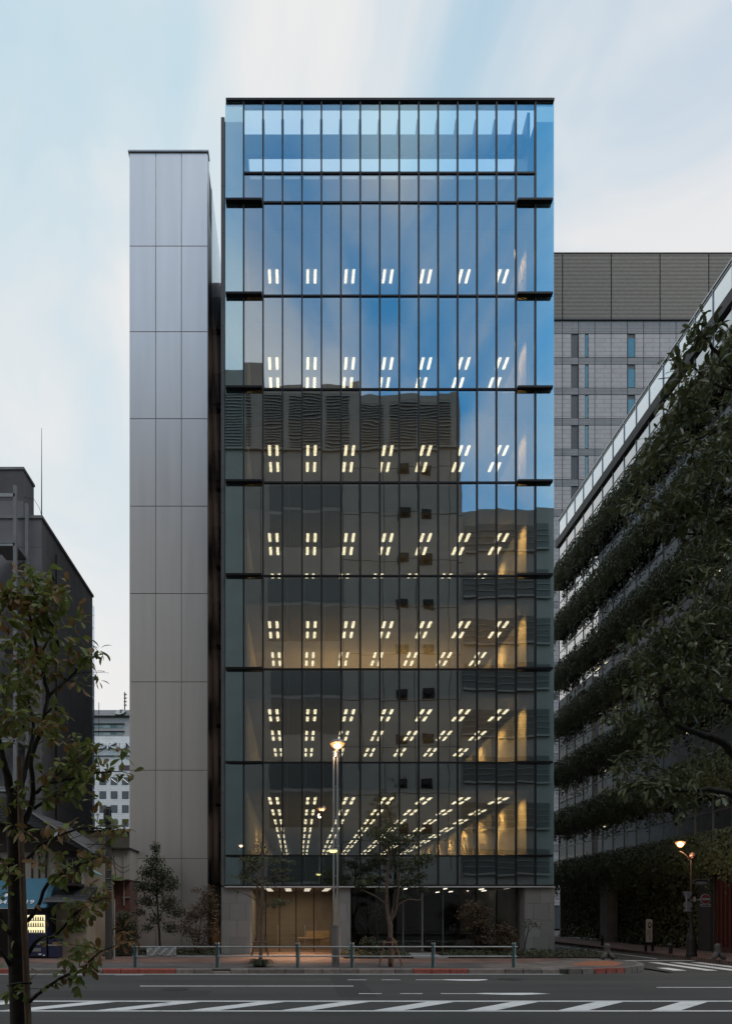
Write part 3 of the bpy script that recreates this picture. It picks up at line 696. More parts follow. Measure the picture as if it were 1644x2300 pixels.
obj('handrail', MB().box(XI-.06, XI+.06, YN, YF+.1, zt_rail-.08, zt_rail).box(XI-.05, XI-.02, YN, YF+.1, zt_rail-.24, zt_rail-.20), M_steel, iv)
obj('roof_ledge', MB().box(XI-.17, XI+.3, YN, YF+.25, zledge-.58, zledge), pm('ledge_paint', (.11,.105,.10), .6), iv)
segsz = []
up = zledge-.58
for t in tops:
    zsill = t-.45
    segsz.append((zsill, up)); 
    up = t - 1.75
for q, (z0, z1) in enumerate(segsz):
    zm = z0 + .55*(z1-z0)
    yz_row(z0, zm-.03, M_glassI, 'window_pane'); yz_row(zm+.03, z1, M_glassI, 'window_pane')
    obj('transom', MB().box(XI-.04, XI+.05, YN, YF, zm-.03, zm+.03), M_steel, iv)
    # rooms behind the strip windows: ceiling, blinds, a few lights
    obj('room_ceiling', MB().box(XI+.1, XI+2.2, YN, YF, z1+.02, z1+.12), M_wallg, iv)
    for n_, (a, b) in enumerate(zip(ys[:-1], ys[1:])):
        if random.random() < .75:
            w = random.choice((.35,.6,.9)); hh = random.uniform(.3, 1.0)*(z1-z0)
            obj('blind', MB().box(XI+.16, XI+.18, b+.1, b+.1+w, z1-hh, z1), pm('blind_cloth', (.40,.37,.29), .8, obj_rand=.3) if 'blind_cloth' not in MATS else MATS['blind_cloth'], iv)
    if q >= 3:
        for n_ in range(3):
            yy = random.uniform(34, 50); obj('room_light', MB().box(XI+1.0, XI+1.08, yy, yy+.5, z1-.12, z1-.08), M_hotw, iv)
for yv in ys:
    obj('mullion', MB().box(XI-.05, XI+.06, yv-.02, yv+.02, 4.8, zledge-.58), M_steel, iv)
    obj('rail_post', MB().box(XI-.05, XI+.05, yv-.025, yv+.025, zledge+.03, zt_rail-.1), M_steel, iv)
for t in tops:
    obj('planter', MB().box(XI-.38, XI+.1, YN, YF, t-1.85, t-.50), pm('planter_grey', (.10,.10,.10), .7) if 'planter_grey' not in MATS else MATS['planter_grey'], iv)
area('office_warmth', (XI+1.6, 42.2, 15.9), (0, R(90), 0), 60, 2.4, 2.2, (1,.7,.3))

M_ivy = leafmat('ivy_leaf', (.075,.10,.045), (.17,.19,.09), rough=.5, scale=1.2, sss=.1)
def leaf_quads(C, Nrm, size, jitter=.45, kite=True):
    """kite shaped leaves at points C facing roughly Nrm"""
    n = len(C)
    Nn = Nrm + rng.normal(0, jitter, (n,3)); Nn /= np.linalg.norm(Nn, axis=1)[:,None]
    U = np.cross(Nn, rng.normal(0,1,(n,3))); U /= np.linalg.norm(U, axis=1)[:,None]
    U[:,2] -= .35; U -= Nn*np.sum(U*Nn,axis=1)[:,None]; U /= np.linalg.norm(U, axis=1)[:,None]
    W = np.cross(Nn, U); s = (size*rng.uniform(.6,1.3,n))[:,None]
    a = C - U*s*.5; b = C + W*s*.42 - U*s*.08 + Nn*s*.1; c = C + U*s*.55; d = C - W*s*.42 - U*s*.08 + Nn*s*.1
    V = np.stack([a,b,c,d],1).reshape(-1,3); Fc = np.arange(n*4).reshape(n,4)
    return V, Fc
def ivy_band(t, k, ylo=YN, yhi=YF+.55):
    n = 15000
    y = rng.uniform(ylo, yhi, n); u = rng.random(n)
    ang = u*math.pi*.85                       # 0 = top at glass, bulging out, down
    low_ = .35*np.sin(y*1.7+k)+.25*np.sin(y*3.9+2*k)
    hgt = 2.1 + low_*.4
    ex = .36*np.sin(np.clip(ang,0,math.pi)) + .10 + .07*np.sin(y*2.3+u*7+k)
    z = t - hgt*(u**.9) + .05*rng.normal(0,1,n)
    x = XI - .22 - ex - .04*rng.normal(0,1,n)
    Nn = np.stack([-np.ones(n), np.zeros(n), .9-1.6*u],1)
    C = np.stack([x,y,z],1)
    # hanging strands
    m = 1500; ysx = rng.uniform(ylo, yhi, 110)[rng.integers(0,110,m)] + rng.normal(0,.05,m)
    zz_ = t - hgt.mean() - rng.random(m)**1.6*1.0*(.4+.6*np.sin(ysx*5.1)**2); xx_ = XI-.38-.3*rng.random(m)
    C2 = np.stack([xx_,ysx,zz_],1); N2 = np.tile([-1.,0,.1],(m,1))
    # inner leaves that close the hedge
    m3 = 5000; y3 = rng.uniform(ylo, yhi, m3); z3 = t - .1 - rng.random(m3)*2.0; x3 = XI-.35-.25*rng.random(m3)
    C3 = np.stack([x3,y3,z3],1); N3 = np.tile([-1.,0,.3],(m3,1))
    V, Fc = leaf_quads(np.concatenate([C,C2,C3]), np.concatenate([Nn,N2,N3]), .135)
    return V, Fc
words = ['topmost ivy hedge spilling from the highest planter under the glass parapet of the side street building',
 'second ivy hedge from the top on the side street building, below the topmost one',
 'third ivy hedge from the top hanging over the strip windows of the side street building',
 'middle ivy hedge of the seven draping the side street building',
 'third ivy hedge from the bottom, partly behind the big right hand tree',
 'second ivy hedge from the bottom, above the row of windows over the street lamp',
 'lowest ivy hedge overhanging the dark ground floor beside the glowing street lamp']
for k, t in enumerate(tops):
    V, Fc = ivy_band(t, k)
    o = bpy.data.objects.new('ivy_hedge', cloud_mesh('ivy_hedge', V, Fc, M_ivy)); COL.objects.link(o)
    tag(o, words[k], 'ivy hedge', 'ivy hedges on the side street building', 'stuff')
# ground floor of the ivy building
obj('recess_wall', MB().box(XI+1.4, XI+1.6, YN, YF, 0, 5), pm('recess_dark', (.03,.028,.025), .9), iv)
obj('column', MB().box(XI-.35, XI+.35, 44.3, 45.3, 0, 5.2), M_conc, iv)
obj('column', MB().box(XI-.3, XI+.4, 33.3, 34.3, 0, 5.0), pm('dark_column', (.05,.048,.045), .8), iv)
obj('soffit_light', MB().box(XI+.5, XI+.6, 45, 52, 4.75, 4.8), M_soffit, iv)
n = 9000; y = rng.uniform(34.6, 53, n); z = rng.random(n)**.8*4.3; x = XI + .75 - .5*rng.random(n) - .5*np.maximum(0, 1.0-z)
m_ = ~((y > 44.0) & (y < 45.6)); C = np.stack([x,y,z],1)[m_]
V, Fc = leaf_quads(C, np.tile([-1.,0,.3],(len(C),1)), .19)
o = bpy.data.objects.new('ivy_wall', cloud_mesh('ivy_wall', V, Fc, M_ivy)); COL.objects.link(o)
tag(o, 'dark wall of climbing leaves filling the ground floor recess of the side street building', 'ivy', None, 'stuff')
sf = thing('slatted_screen', 'dark red vertical slatted screen at the right edge beside the leafy wall', 'screen', (XI, 30, 0))
M_red = pm('red_slat', (.11,.035,.028), .6)
for j in range(24):
    yv = 33.1 - j*.32; obj('slat', MB().box(XI-.1, XI+.02, yv-.09, yv+.03, .25, 4.4), M_red, sf)
obj('base_rail', MB().box(XI-.12, XI+.3, 25.4, 33.25, 0, .24), pm('screen_base', (.08,.04,.035), .7), sf)
obj('end_post', MB().box(XI-.14, XI-.05, 33.26, 33.34, 0, 4.6), M_steel, sf)

# ------------------------------------------------------------------ left: dark building with stairs
dl = thing('dark_building', 'dark grey windowless building receding at the left edge with an outside steel stair', 'building', (-14, 36, 0))
XA = X(94.6, 36.0); ZA = Z(1158.5, 36)
YA1 = -XA*F/(VX-214.6)
M_dk = brickmat('dark_cladding', (.21,.195,.20), (.20,.185,.19), (.12,.11,.11), 1.1, 2.6, .02, 'yz', rough=.7, dirt=.12)
obj('wall', MB().box(-45, XA, 36, YA1-.6, 0, ZA-.15), M_dk, dl)
obj('parapet', MB().box(-45, XA+.06, 35.94, YA1-.5, ZA-.149, ZA), M_conc, dl)
obj('penthouse', MB().box(-45, -14.3, 36.3, 37.75, ZA+.001, Z(1047,36)), M_dk, dl)
obj('penthouse_cap', MB().box(-45, -14.25, 36.25, 37.8, Z(1047,36)+.001, Z(1044,36)+.06), M_conc, dl)
for k in range(14):
    z1 = ZA - .6 - k*1.5
    obj('glass_panel', MB().box(XA-1.5, XA-.02, YA1-.59, YA1-.1, z1-1.44, z1), glass('end_glazing', (.5,.55,.6), (.8,.88,1), .5) if k == 0 else MATS['end_glazing'], dl)
for yv, zv, h_ in ((37.2, 19.8, .5), (38.1, 16.5, 1.2), (40.2, 9.5, .5), (39.2, 15.0, .3)):
    obj('vent_hood', MB().box(XA, XA+.18, yv, yv+.35, zv, zv+.3*h_), M_black, dl)
obj('downpipe', MB().tube([(XA+.06, 38.0, 4),(XA+.06, 38.0, ZA-1)], .04, 6), M_dark, dl)
ant = thing('antenna', 'thin whip antenna rising above the dark building on the left', 'antenna', (XA-.1, 36.4, ZA))
obj('mast', MB().tube([(XA-.15,36.4,ZA-.2),(XA-.15,36.4,Z(1050,36.4)),(XA-.15,36.4,Z(962,36.4))], [.035,.02,.012], 6), M_dark, ant)
obj('cable', MB().tube([(XA-.1,36.4,ZA),(XA-.25,36.4,ZA+.6),(XA-.55,36.4,ZA+1.1),(XA-1.1,36.4,ZA+1.2)], .012, 5), M_black, ant)
# steel stair tower
M_stair = pm('stair_grey_paint', (.24,.235,.24), .6)
st = thing('steel_stair', 'zigzag outdoor steel fire stair in front of the dark building at the left edge', 'stair', (-15.2, 35, 0))
sxr, sxl = X(48,35), -17.6
for xx in (sxr, sxl):
    for yy in (34.3, 35.8): obj('post', MB().box(xx-.08, xx+.08, yy-.08, yy+.08, 0, Z(1111,35)), M_stair, st)
k = 0; z = Z(1112, 34.3)
while z > 4:
    obj('landing', MB().box(sxr-1.1, sxr+.0, 34.2, 35.9, z-2.42, z-2.30), M_stair, st)
    obj('beam', MB().box(sxl, sxr, 34.22, 34.32, z-.12, z+.05), M_galv, st)
    a, b = (sxr-1.0, z-2.4), (sxl+.4, z-1.2-2.4)
    for yy in (34.35, 35.2):
        obj('stringer', MB().prism([(a[0],a[1]),(a[0],a[1]+.25),(b[0],b[1]+.25),(b[0],b[1])], yy, yy+.06, 'y'), M_stair, st)
    for j in range(8):
        f_ = (j+.5)/8; xx = a[0]+(b[0]-a[0])*f_; zz_ = a[1]+(b[1]-a[1])*f_+.2
        obj('tread', MB().box(xx-.14, xx+.14, 34.42, 35.19, zz_-.02, zz_+.02), M_stair, st)
    rr = MB()
    for j in range(5): 
        for q in range(1): rr.tube([(a[0], 34.34, a[1]+.35+.16*j), (b[0], 34.34, b[1]+.35+.16*j)], .014, 4)
    obj('railing', rr, M_galv, st, kind='stuff')
    z -= 2.42; k += 1

# ------------------------------------------------------------------ pale distant building with the big letters
YW = 125.0
wb = thing('letter_building', 'pale tiled far building with large raised letters seen in the left gap', 'building', (X(250,YW), YW, 0))
M_wt = brickmat('white_tile', (.88,.83,.77), (.86,.81,.75), (.58,.55,.51), 1.4, .32, .03, 'xz', rough=.6, dirt=.06)
M_wtg = brickmat('brown_grey_tile', (.48,.43,.40), (.46,.41,.38), (.34,.30,.28), 1.2, .4, .03, 'xz', rough=.6, dirt=.06)
w0, w1 = X(150,YW), X(330,YW)
obj('wall', MB().box(w0, w1, YW, YW+12, 0, Z(1654,YW)), M_wt, wb)
obj('upper_wall', MB().box(w0, w1, YW+1, YW+12, Z(1654,YW)+.001, Z(1591,YW)), M_wtg, wb)
obj('ledge', MB().box(w0, w1, YW-.3, YW-.001, Z(1699,YW), Z(1697.5,YW)), M_black, wb)
obj('ledge', MB().box(w0, w1, YW+.5, YW+.99, Z(1611.5,YW+1), Z(1608.5,YW+1)), M_black, wb)
for py0, py1, pe in ((1628,1634.5,278),(1645,1650.5,278)):
    for a, b, cc in ((205,233,0),(233,249,1),(249,262,2),(264,pe,0)):
        obj('window', MB().box(X(a,YW+1)+.03, X(b,YW+1)-.03, YW+.9, YW+.99, Z(py1,YW+1), Z(py0,YW+1)), [pm('far_win_a',(.35,.42,.40),.3),pm('far_win_b',(.50,.60,.56),.3),pm('far_win_c',(.16,.25,.23),.3)][cc], wb)
    obj('ledge', MB().box(w0, X(pe,YW), YW+.6, YW+.89, Z(py0,YW+1)+.02, Z(py0-2.2,YW+1)), M_black, wb)
obj('dark_band', MB().box(X(268,YW), w1, YW-.06, YW-.002, Z(1731,YW), Z(1719,YW)), pm('far_brown_glass',(.09,.055,.05),.3), wb)
for i in range(5):
    for j in range(5):
        px = 224+25.3*i-25; py = 1746+31.2*j
        fr = obj('window', MB().box(X(px,YW), X(px+15,YW), YW-.04, YW-.002, Z(py+17,YW), Z(py,YW)), pm('far_window',(.06,.055,.055),.35) if 'far_window' not in MATS else MATS['far_window'], wb)
        obj('pane', MB().box(X(px+1,YW), X(px+14,YW), YW-.06, YW-.041, Z(py+16,YW), Z(py+1,YW)), M_oppW, fr)
        if j == 0:
            lt = MB()
            for q in range(5): lt.box(X(px+2+2.4*q,YW), X(px+3.0+2.4*q,YW), YW-.09, YW-.065, Z(py+4+1.9*q,YW), Z(py+3.1+1.9*q,YW))
            obj('window_lights', lt, emis('far_lights',(1,.9,.8),2.2), fr, kind='stuff')
M_let = pm('steel_letters', (.90,.88,.86), .5, 0)
LS = YW/F
def stroke(pts, w=3.0, close=False, y0=-.75, y1=-.15, dz=0):
    mbs = MB(); pts = [Vector((X(a,YW), 0, Z(b,YW)+dz)) for a, b in pts]
    if close: pts.append(pts[0])
    h = w*LS/2
    for p, q in zip(pts[:-1], pts[1:]):
        d = (q-p).normalized(); nn = Vector((-d.z,0,d.x)); a = p - d*h*.6; b = q + d*h*.6
        mbs.prism([((a+nn*h).x,(a+nn*h).z),((b+nn*h).x,(b+nn*h).z),((b-nn*h).x,(b-nn*h).z),((a-nn*h).x,(a-nn*h).z)], YW+y0, YW+y1, 'y')
    return mbs
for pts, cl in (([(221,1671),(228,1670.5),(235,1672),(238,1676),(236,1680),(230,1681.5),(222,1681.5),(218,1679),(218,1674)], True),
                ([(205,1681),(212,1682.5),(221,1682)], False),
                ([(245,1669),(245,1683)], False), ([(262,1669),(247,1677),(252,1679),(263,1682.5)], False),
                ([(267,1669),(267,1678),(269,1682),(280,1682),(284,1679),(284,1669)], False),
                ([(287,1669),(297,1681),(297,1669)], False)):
    lt_o = obj('letter', stroke(pts, 2.4, cl), M_let, wb); obj('letter_shade_back', stroke(pts, 3.9, cl, -.149, -.02, -.06), M_dark, lt_o)  # wider dark backing imitates the shadow outline round each letter
sg = MB(); n = 24; cxs, czs = X(269.5,YW), Z(1598,YW)
pl = []
for i in range(n):
    a = 2*math.pi*i/n; u, v = 11.5*LS*math.cos(a), 5.0*LS*math.sin(a); rr_ = R(12); pl.append((cxs+u*math.cos(rr_)-v*math.sin(rr_), czs+u*math.sin(rr_)+v*math.cos(rr_)))
so0 = obj('sign_shade_back', MB().prism([(cxs+(a-cxs)*1.1, czs-.06+(b-czs)*1.16) for a, b in pl], YW+.601, YW+.8, 'y'), M_dark, wb)  # dark oval added behind the sign, painted in for its shadow rim
so = obj('oval_sign', MB().prism(pl, YW+.2, YW+.6, 'y'), pm('sign_cream', (.75,.72,.62), .5), wb)
sp_ = [(cxs+LS*(2.6+r_*math.cos(a)), czs+LS*(.3+r_*math.sin(a))) for a, r_ in [(R(40+38*i), 3.6-.38*i) for i in range(9)]]
tb = MB(); tb.tube([(a, YW+.17, b) for a, b in sp_], .07, 5); obj('swirl', tb, M_black, so)
def textmesh(s, size, mat, ext=.005, bold=0, width=1.0):
    c = bpy.data.curves.new('t', 'FONT'); c.body = s; c.size = size; c.extrude = ext; c.offset = bold; c.align_x = 'CENTER'; c.align_y = 'CENTER'
    o = bpy.data.objects.new('t', c); me = bpy.data.meshes.new_from_object(o); me.materials.clear(); me.materials.append(mat)
    bpy.data.objects.remove(o)
    for v in me.vertices: v.co.x *= width
    return me
def text(s, size, at, mat, parent=None, rot=(R(90),0,0), name='lettering', **k):
    return inst(name, textmesh(s, size, mat, **k), at, parent, rot)
text('CITADINES', 1.35*LS*2.1, (X(269,YW), YW+.6, Z(1606,YW)), MATS['sign_cream'], wb, bold=.002, width=1.15)
obj('mast', MB().tube([(X(281,YW+6),YW+6,Z(1595,YW+6)),(X(281,YW+6),YW+6,Z(1555,YW+6))], .12, 5), M_dark, wb)
obj('mast', MB().tube([(X(223,YW-1),YW-1,Z(1652,YW-1)),(X(223,YW-1),YW-1,Z(1578,YW-1))], .06, 5), M_dark, wb)
aa = MB()
for py in (1560,1568,1576,1584): aa.tube([(X(278.5,YW+6),YW+6,Z(py,YW+6)),(X(283.5,YW+6),YW+6,Z(py,YW+6))], .07, 4).tube([(X(284,YW+6),YW+6,Z(py+2,YW+6)),(X(284,YW+6),YW+6,Z(py-2,YW+6))], .10, 4)
obj('aerials', aa, M_dark, wb, kind='stuff')

# ------------------------------------------------------------------ low shop house on the left
YS = 29.0
hs = thing('shop_house', 'old two storey house with beige walls, tiled roof and a balcony left of the tower', 'house', (-10.5, YS, 0))
M_tan = pm('tan_render', (.40,.33,.25), .85, var=.15, scale=1.5)
M_tan2 = pm('pale_tin', (.42,.38,.33), .7, var=.12, stretch=(8,8,.4))
M_rtile = brickmat('roof_tile', (.055,.055,.06), (.045,.045,.05), (.02,.02,.02), .27, .12, .02, 'xz', rough=.6, bump=.02)
M_wood = pm('dark_wood', (.035,.025,.02), .8)
x_r = X(196, YS)
obj('wall', MB().box(X(127,YS), x_r, YS, YS+5, 0, 2.35), M_tan, hs)
obj('wall', MB().box(-22, X(127,YS)-.01, YS+.7, YS+5, 0, 2.6), M_wood, hs)
obj('wall', MB().box(-22, X(182,YS+.5), YS+.5, YS+5, 3.05, 4.55), M_tan2, hs)
obj('wall', MB().box(X(186,YS+1), X(236,YS+1), YS+1.0, YS+5, 2.55, 4.0), M_tan, hs)
obj('wall', MB().box(X(208,YS+1), X(236,YS+1), YS+1.2, YS+5, 0, 2.54), M_tan, hs)
obj('passage', MB().box(x_r+.01, X(208,YS+1)-.01, YS+2.6, YS+5, 0, 2.5), M_wood, hs)
for px in (72, 88, 103): obj('batten', MB().box(X(px,YS+.4)-.03, X(px,YS+.4)+.03, YS+.44, YS+.49, 3.1, 4.5), M_wood, hs)
fw = obj('window', MB().box(X(166,YS), X(197,YS)-.08, YS-.05, YS-.002, Z(2088,YS), Z(2052,YS)), M_wood, hs)
for a, b in ((169,180),(182,194)):
    obj('pane', MB().box(X(a,YS), X(b,YS), YS-.07, YS-.051, Z(2083,YS), Z(2055,YS)), M_oppW, fw)
obj('sill', MB().box(X(165,YS), X(197,YS), YS-.10, YS-.051, Z(2088,YS)-.05, Z(2088,YS)), M_conc, fw)
obj('notice', MB().box(X(187,YS), X(192,YS), YS-.08, YS-.072, Z(2073,YS), Z(2061,YS)), M_soffit, fw)
# pent roof above the window
obj('pent_roof', MB().prism([(YS-.95, Z(2023,YS-.95)),(YS-.95, Z(2023,YS-.95)+.05),(YS+.5, 2.98),(YS+.5, 2.8)], X(118,YS), X(212,YS), 'x'), M_rtile, hs)
obj('fascia', MB().box(X(118,YS), X(212,YS), YS-1.0, YS-.951, Z(2024,YS-1)-.04, Z(2020,YS-1)), pm('tin_edge', (.22,.22,.23), .5, .4), hs)
# big roof: ridge to the left, eave descending to the right
rf = obj('roof', MB().prism([(-24, 6.6),(X(52,YS), 6.25),(X(205,YS), 4.42),(X(205,YS), 4.32),(X(60,YS),5.6),(-24, 5.6)], YS-.2, YS+5.2, 'y'), M_rtile, hs)
obj('gable', MB().prism([(-24, 5.58),(X(62,YS), 5.58),(X(190,YS), 4.50),(X(182,YS), 4.45),(-24,4.45)], YS+.3, YS+5, 'y'), M_wood, hs)
obj('ridge_cap', MB().tube([(X(52,YS), YS-.24, 6.30),(X(205,YS), YS-.24, 4.47)], .035, 5), MATS['tin_edge'], hs)
# balcony
bl = obj('balcony', MB().box(X(138,YS), X(184,YS), YS-.7, YS+.4, Z(1988,YS)-.05, Z(1985,YS)), M_wood, hs)
obj('handrail', MB().box(X(138,YS), X(184,YS), YS-.7, YS-.66, Z(1934,YS), Z(1931,YS)), M_wood, bl)
bb = MB(); 
for j in range(15): obj('baluster', MB().box(X(140+3*j,YS)-.012, X(140+3*j,YS)+.012, YS-.69, YS-.67, Z(1985,YS), Z(1934,YS)), M_steel if j % 4 == 0 else M_dark, bl)
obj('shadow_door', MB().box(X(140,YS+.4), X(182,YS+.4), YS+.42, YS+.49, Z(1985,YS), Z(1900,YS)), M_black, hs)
aw = thing('shop_awning', 'blue fabric shop awning with white lettering at the left edge', 'awning', (-11.5, YS-.5, 2.1))
M_aw = pm('awning_blue', (.045,.15,.225), .7, var=.1); 
ya, yb2 = YS-.02, YS-1.1
zt_a, zb_a = Z(1973,YS), Z(2038,yb2)
axr_t, axr_b = X(111,YS), X(104,yb2)
xr2 = X(130,YS)
obj('canopy', MB().add([(-18,yb2,zb_a),(axr_b,yb2,zb_a),(axr_t,ya,zt_a),(-18,ya,zt_a),(-18,ya,zt_a-.04),(axr_t,ya,zt_a-.04),(axr_b,yb2,zb_a-.03),(-18,yb2,zb_a-.03)], [(0,1,2,3),(4,5,6,7),(0,7,6,1)]), M_aw, aw)
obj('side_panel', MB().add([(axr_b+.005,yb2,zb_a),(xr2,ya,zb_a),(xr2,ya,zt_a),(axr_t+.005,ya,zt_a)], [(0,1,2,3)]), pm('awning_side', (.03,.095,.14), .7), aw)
vl = MB()
for j in range(52):
    xa = -18+.146*j
    if xa+.14 < axr_b: vl.box(xa, xa+.135, yb2-.012, yb2-.002, zb_a-.055, zb_a-.015)
obj('valance_edge', vl, pm('valance_white', (.55,.57,.58), .7), aw, kind='stuff')
slope = math.atan2(zt_a-zb_a, ya-yb2)
def on_aw(px, py):
    # point on the sloped canopy seen at photo pixel
    t = 0.0
    for _ in range(30):
        y = yb2 + (ya-yb2)*t; z = Z(py, y); t = (z - zb_a)/(zt_a-zb_a)
    y = yb2 + (ya-yb2)*t; return Vector((X(px,y), y-.02, Z(py,y)+.012))
M_white = pm('white_paint', (.75,.77,.80), .6)
for s, px in (('347', 12), ('1', 62), ('9', 73)):
    p_ = on_aw(px, 2027); text(s, .30 if s=='347' else .30, p_, M_white, aw, rot=(slope,0,0), bold=.004, width=1.2)
    # slanted like the original numerals
st_ = [on_aw(a,b) for a, b in ((23,1994),(22.5,2001),(20,2007),(16,2012),(12,2014.5))]
mb = MB(); wds = [.02,.05,.065,.06,.02]
L_ = [p + Vector((-w_, 0, w_*.4)) for p, w_ in zip(st_, wds)]; R_ = [p + Vector((w_, 0, -w_*.4)) for p, w_ in zip(st_, wds)]
mb.add([*L_, *R_], [(i, i+1, i+6, i+5) for i in range(4)]); obj('brush_stroke', mb, M_white, aw)
st_ = [on_aw(a,b) for a, b in ((23,1994),(25,2001),(29,2008),(35,2013),(40,2014.5))]
L_ = [p + Vector((w_, 0, w_*.4)) for p, w_ in zip(st_, wds)]; R_ = [p + Vector((-w_, 0, -w_*.4)) for p, w_ in zip(st_, wds)]
obj('brush_stroke', MB().add([*L_, *R_], [(i, i+1, i+6, i+5) for i in range(4)]), M_white, aw)
# vending machine
YV = 28.3
vm = thing('vending_machine', 'dark blue drinks vending machine with a glowing display under the awning', 'vending machine', (X(85,YV), YV, 0))
M_vb = pm('vending_blue', (.035,.038,.085), .35, .1)
vx0, vx1 = X(50,YV), X(104,YV)
obj('body', MB().bbox(vx0, vx1, YV+.04, YV+.72, .05, 1.84, .02), M_vb, vm)
obj('door', MB().bbox(vx0+.01, vx1-.01, YV, YV+.038, .08, .98, .01), M_vb, vm)
dp = obj('display', MB().box(vx0+.04, vx1-.05, YV+.012, YV+.037, 1.03, 1.76), emis('vending_light', (1.0,.88,.50), .95), vm)
cols = [(.5,.05,.03),(.6,.35,.05),(.05,.2,.08),(.5,.5,.45),(.08,.12,.4),(.35,.2,.08)]
cm = [pm('can_%s' % n_, c_, .35) for n_, c_ in zip(('red','amber','green','silver','blue','brown'), cols)]
for r_ in range(3):
    obj('shelf', MB().box(vx0+.04, vx1-.05, YV-.01, YV+.011, 1.03+.245*r_, 1.055+.245*r_), M_soffit, dp)
    for c_ in range(9):
        xx = vx0+.09+.096*c_
        obj('drink', MB().lathe((xx, YV-.005, 1.056+.245*r_), [(.026,0),(.028,.01),(.028,.11 if r_ else .09),(.014,.14 if r_ else .10),(.013,.165 if r_ else .105)], 8), cm[(c_*2+r_*3+c_//3) % 6], dp)
obj('coin_panel', MB().box(vx1-.38, vx1-.22, YV-.012, YV-.001, .55, .82), M_steel, vm)
obj('dispenser_flap', MB().box(vx0+.1, vx1-.2, YV-.015, YV-.001, .28, .42), M_steel, vm)
obj('sticker', MB().box(vx1-.30, vx1-.18, YV-.006, YV-.001, .14, .20), M_white, vm)
obj('sticker', MB().box(vx1-.12, vx1-.04, YV-.006, YV-.001, .10, .15), M_white, vm)
rb = thing('recycling_bin', 'squat dark blue recycling bin beside the vending machine', 'bin', (X(121,YV), YV, 0))
obj('body', MB().bbox(X(109,YV), X(132,YV), YV+.02, YV+.5, .02, .50, .02), M_vb, rb)
obj('lid', MB().bbox(X(108,YV), X(133,YV), YV, YV+.52, .58, .86, .05), M_vb, rb)
obj('rim', MB().box(X(108.5,YV), X(132.5,YV), YV+.01, YV+.5, .505, .575), M_galv, rb)
obj('opening', MB().lathe((X(124,YV), YV+.001, .74), [(.05,-.01),(.05,.01)], 12, axis=(0,1,0)), M_black, rb)
for k_, (px, py, yy, lab) in enumerate(((125.5,1871,YS-.3,'upright oval satellite dish on the tiled roof edge of the old house'), (219.5,1832,31.0,'round white satellite dish on the utility pole side of the gap'))):
    d_ = thing('satellite_dish', lab, 'satellite dish', P(px,py,yy)); r_ = .15 if k_ == 0 else .11
    obj('reflector', MB().lathe(P(px,py,yy), [(.0,.04),(r_*.5,.035),(r_*.95,.0),(r_,-.012),(r_*.9,.0),(r_*.45,.05),(0.001,.055)], 16, axis=(.55 if k_==0 else .2,1,-.3)), M_soffit, d_)
    obj('arm', MB().tube([P(px,py+6,yy), P(px+1,py,yy-.22)], .012, 5).tube([P(px,py+4,yy+.05), P(px,py+16,yy+.1)], .018, 5), M_dark, d_)
# lean tan/brick buildings between the house and the tower
bh = thing('brick_house', 'narrow house with dark red brick base and pale upper wall squeezed beside the tower', 'house', (X(272,33), 33, 0))
M_brick = brickmat('red_brick', (.24,.085,.06), (.18,.065,.05), (.10,.08,.07), .22, .075, .01, 'xz', dirt=.3)
YB2 = 31.6
obj('wall', MB().box(X(228,YB2), X(293,YB2), YB2, YB2+4, 0, Z(1979,YB2)), M_brick, bh)
obj('upper_wall', MB().box(X(252,YB2), X(293,YB2), YB2-.02, YB2+4, Z(1976,YB2), Z(1908,YB2)), M_tan2, bh)
obj('eave', MB().box(X(246,YB2), X(294,YB2), YB2-.4, YB2+4, Z(1979,YB2)+.002, Z(1976,YB2)-.002), M_wood, bh)
obj('eave', MB().box(X(248,YB2), X(296,YB2), YB2-.25, YB2+4, Z(1908,YB2)+.002, Z(1905,YB2)), M_wood, bh)
obj('window_sill', MB().box(X(276,YB2), X(293,YB2), YB2-.07, YB2-.001, Z(2017,YB2), Z(2014,YB2)), M_conc, bh)
obj('downpipe', MB().tube([(X(280,YB2),YB2-.06,2.2),(X(280,YB2),YB2-.06,Z(1912,YB2))], .03, 6), M_tan2, bh)
tb_ = thing('tan_building', 'plain beige building rising behind the old house roof and wires', 'building', (X(230,36), 36, 0))
obj('wall', MB().box(X(165,36), X(292,36), 36, 40, 0, Z(1868,36)), M_tan, tb_)
obj('roof', MB().box(X(163,36), X(294,36), 35.8, 40.2, Z(1868,36)+.001, Z(1865,36)), M_wood, tb_)
# utility pole with fittings
YP = 27.6
up_ = thing('utility_pole', 'dark concrete utility pole hung with cables and fittings beside the tower', 'utility pole', (X(245,YP), YP, 0))
obj('pole', MB().tube([(X(245,YP),YP,0),(X(244,YP),YP,Z(1812,YP))], [.14,.11], 10), pm('dark_pole', (.05,.045,.04), .8), up_)
obj('cable_duct', MB().tube([(X(255.5,YP),YP+.1,0),(X(255.5,YP),YP+.1,Z(2020,YP))], .045, 8), M_conc, up_)
for py in (1949.5, 1954, 1989.5, 1995, 2000, 1896, 1973): obj('clamp', MB().box(X(236.5,YP), X(252.5,YP), YP-.13, YP+.13, Z(py+1,YP), Z(py,YP)), M_galv, up_)
obj('crossarm', MB().box(X(196,YP), X(256,YP), YP-.16, YP-.1, Z(1898,YP), Z(1896.5,YP)), M_dark, up_)
obj('meter', MB().box(X(236,YP), X(243,YP), YP-.25, YP-.12, Z(2012,YP), Z(2002,YP)), M_soffit, up_)
obj('transformer', MB().lathe((X(243,YP),YP-.05,Z(1850,YP)), [(.12,0),(.16,.03),(.16,.55),(.10,.60)], 12), M_dark, up_)
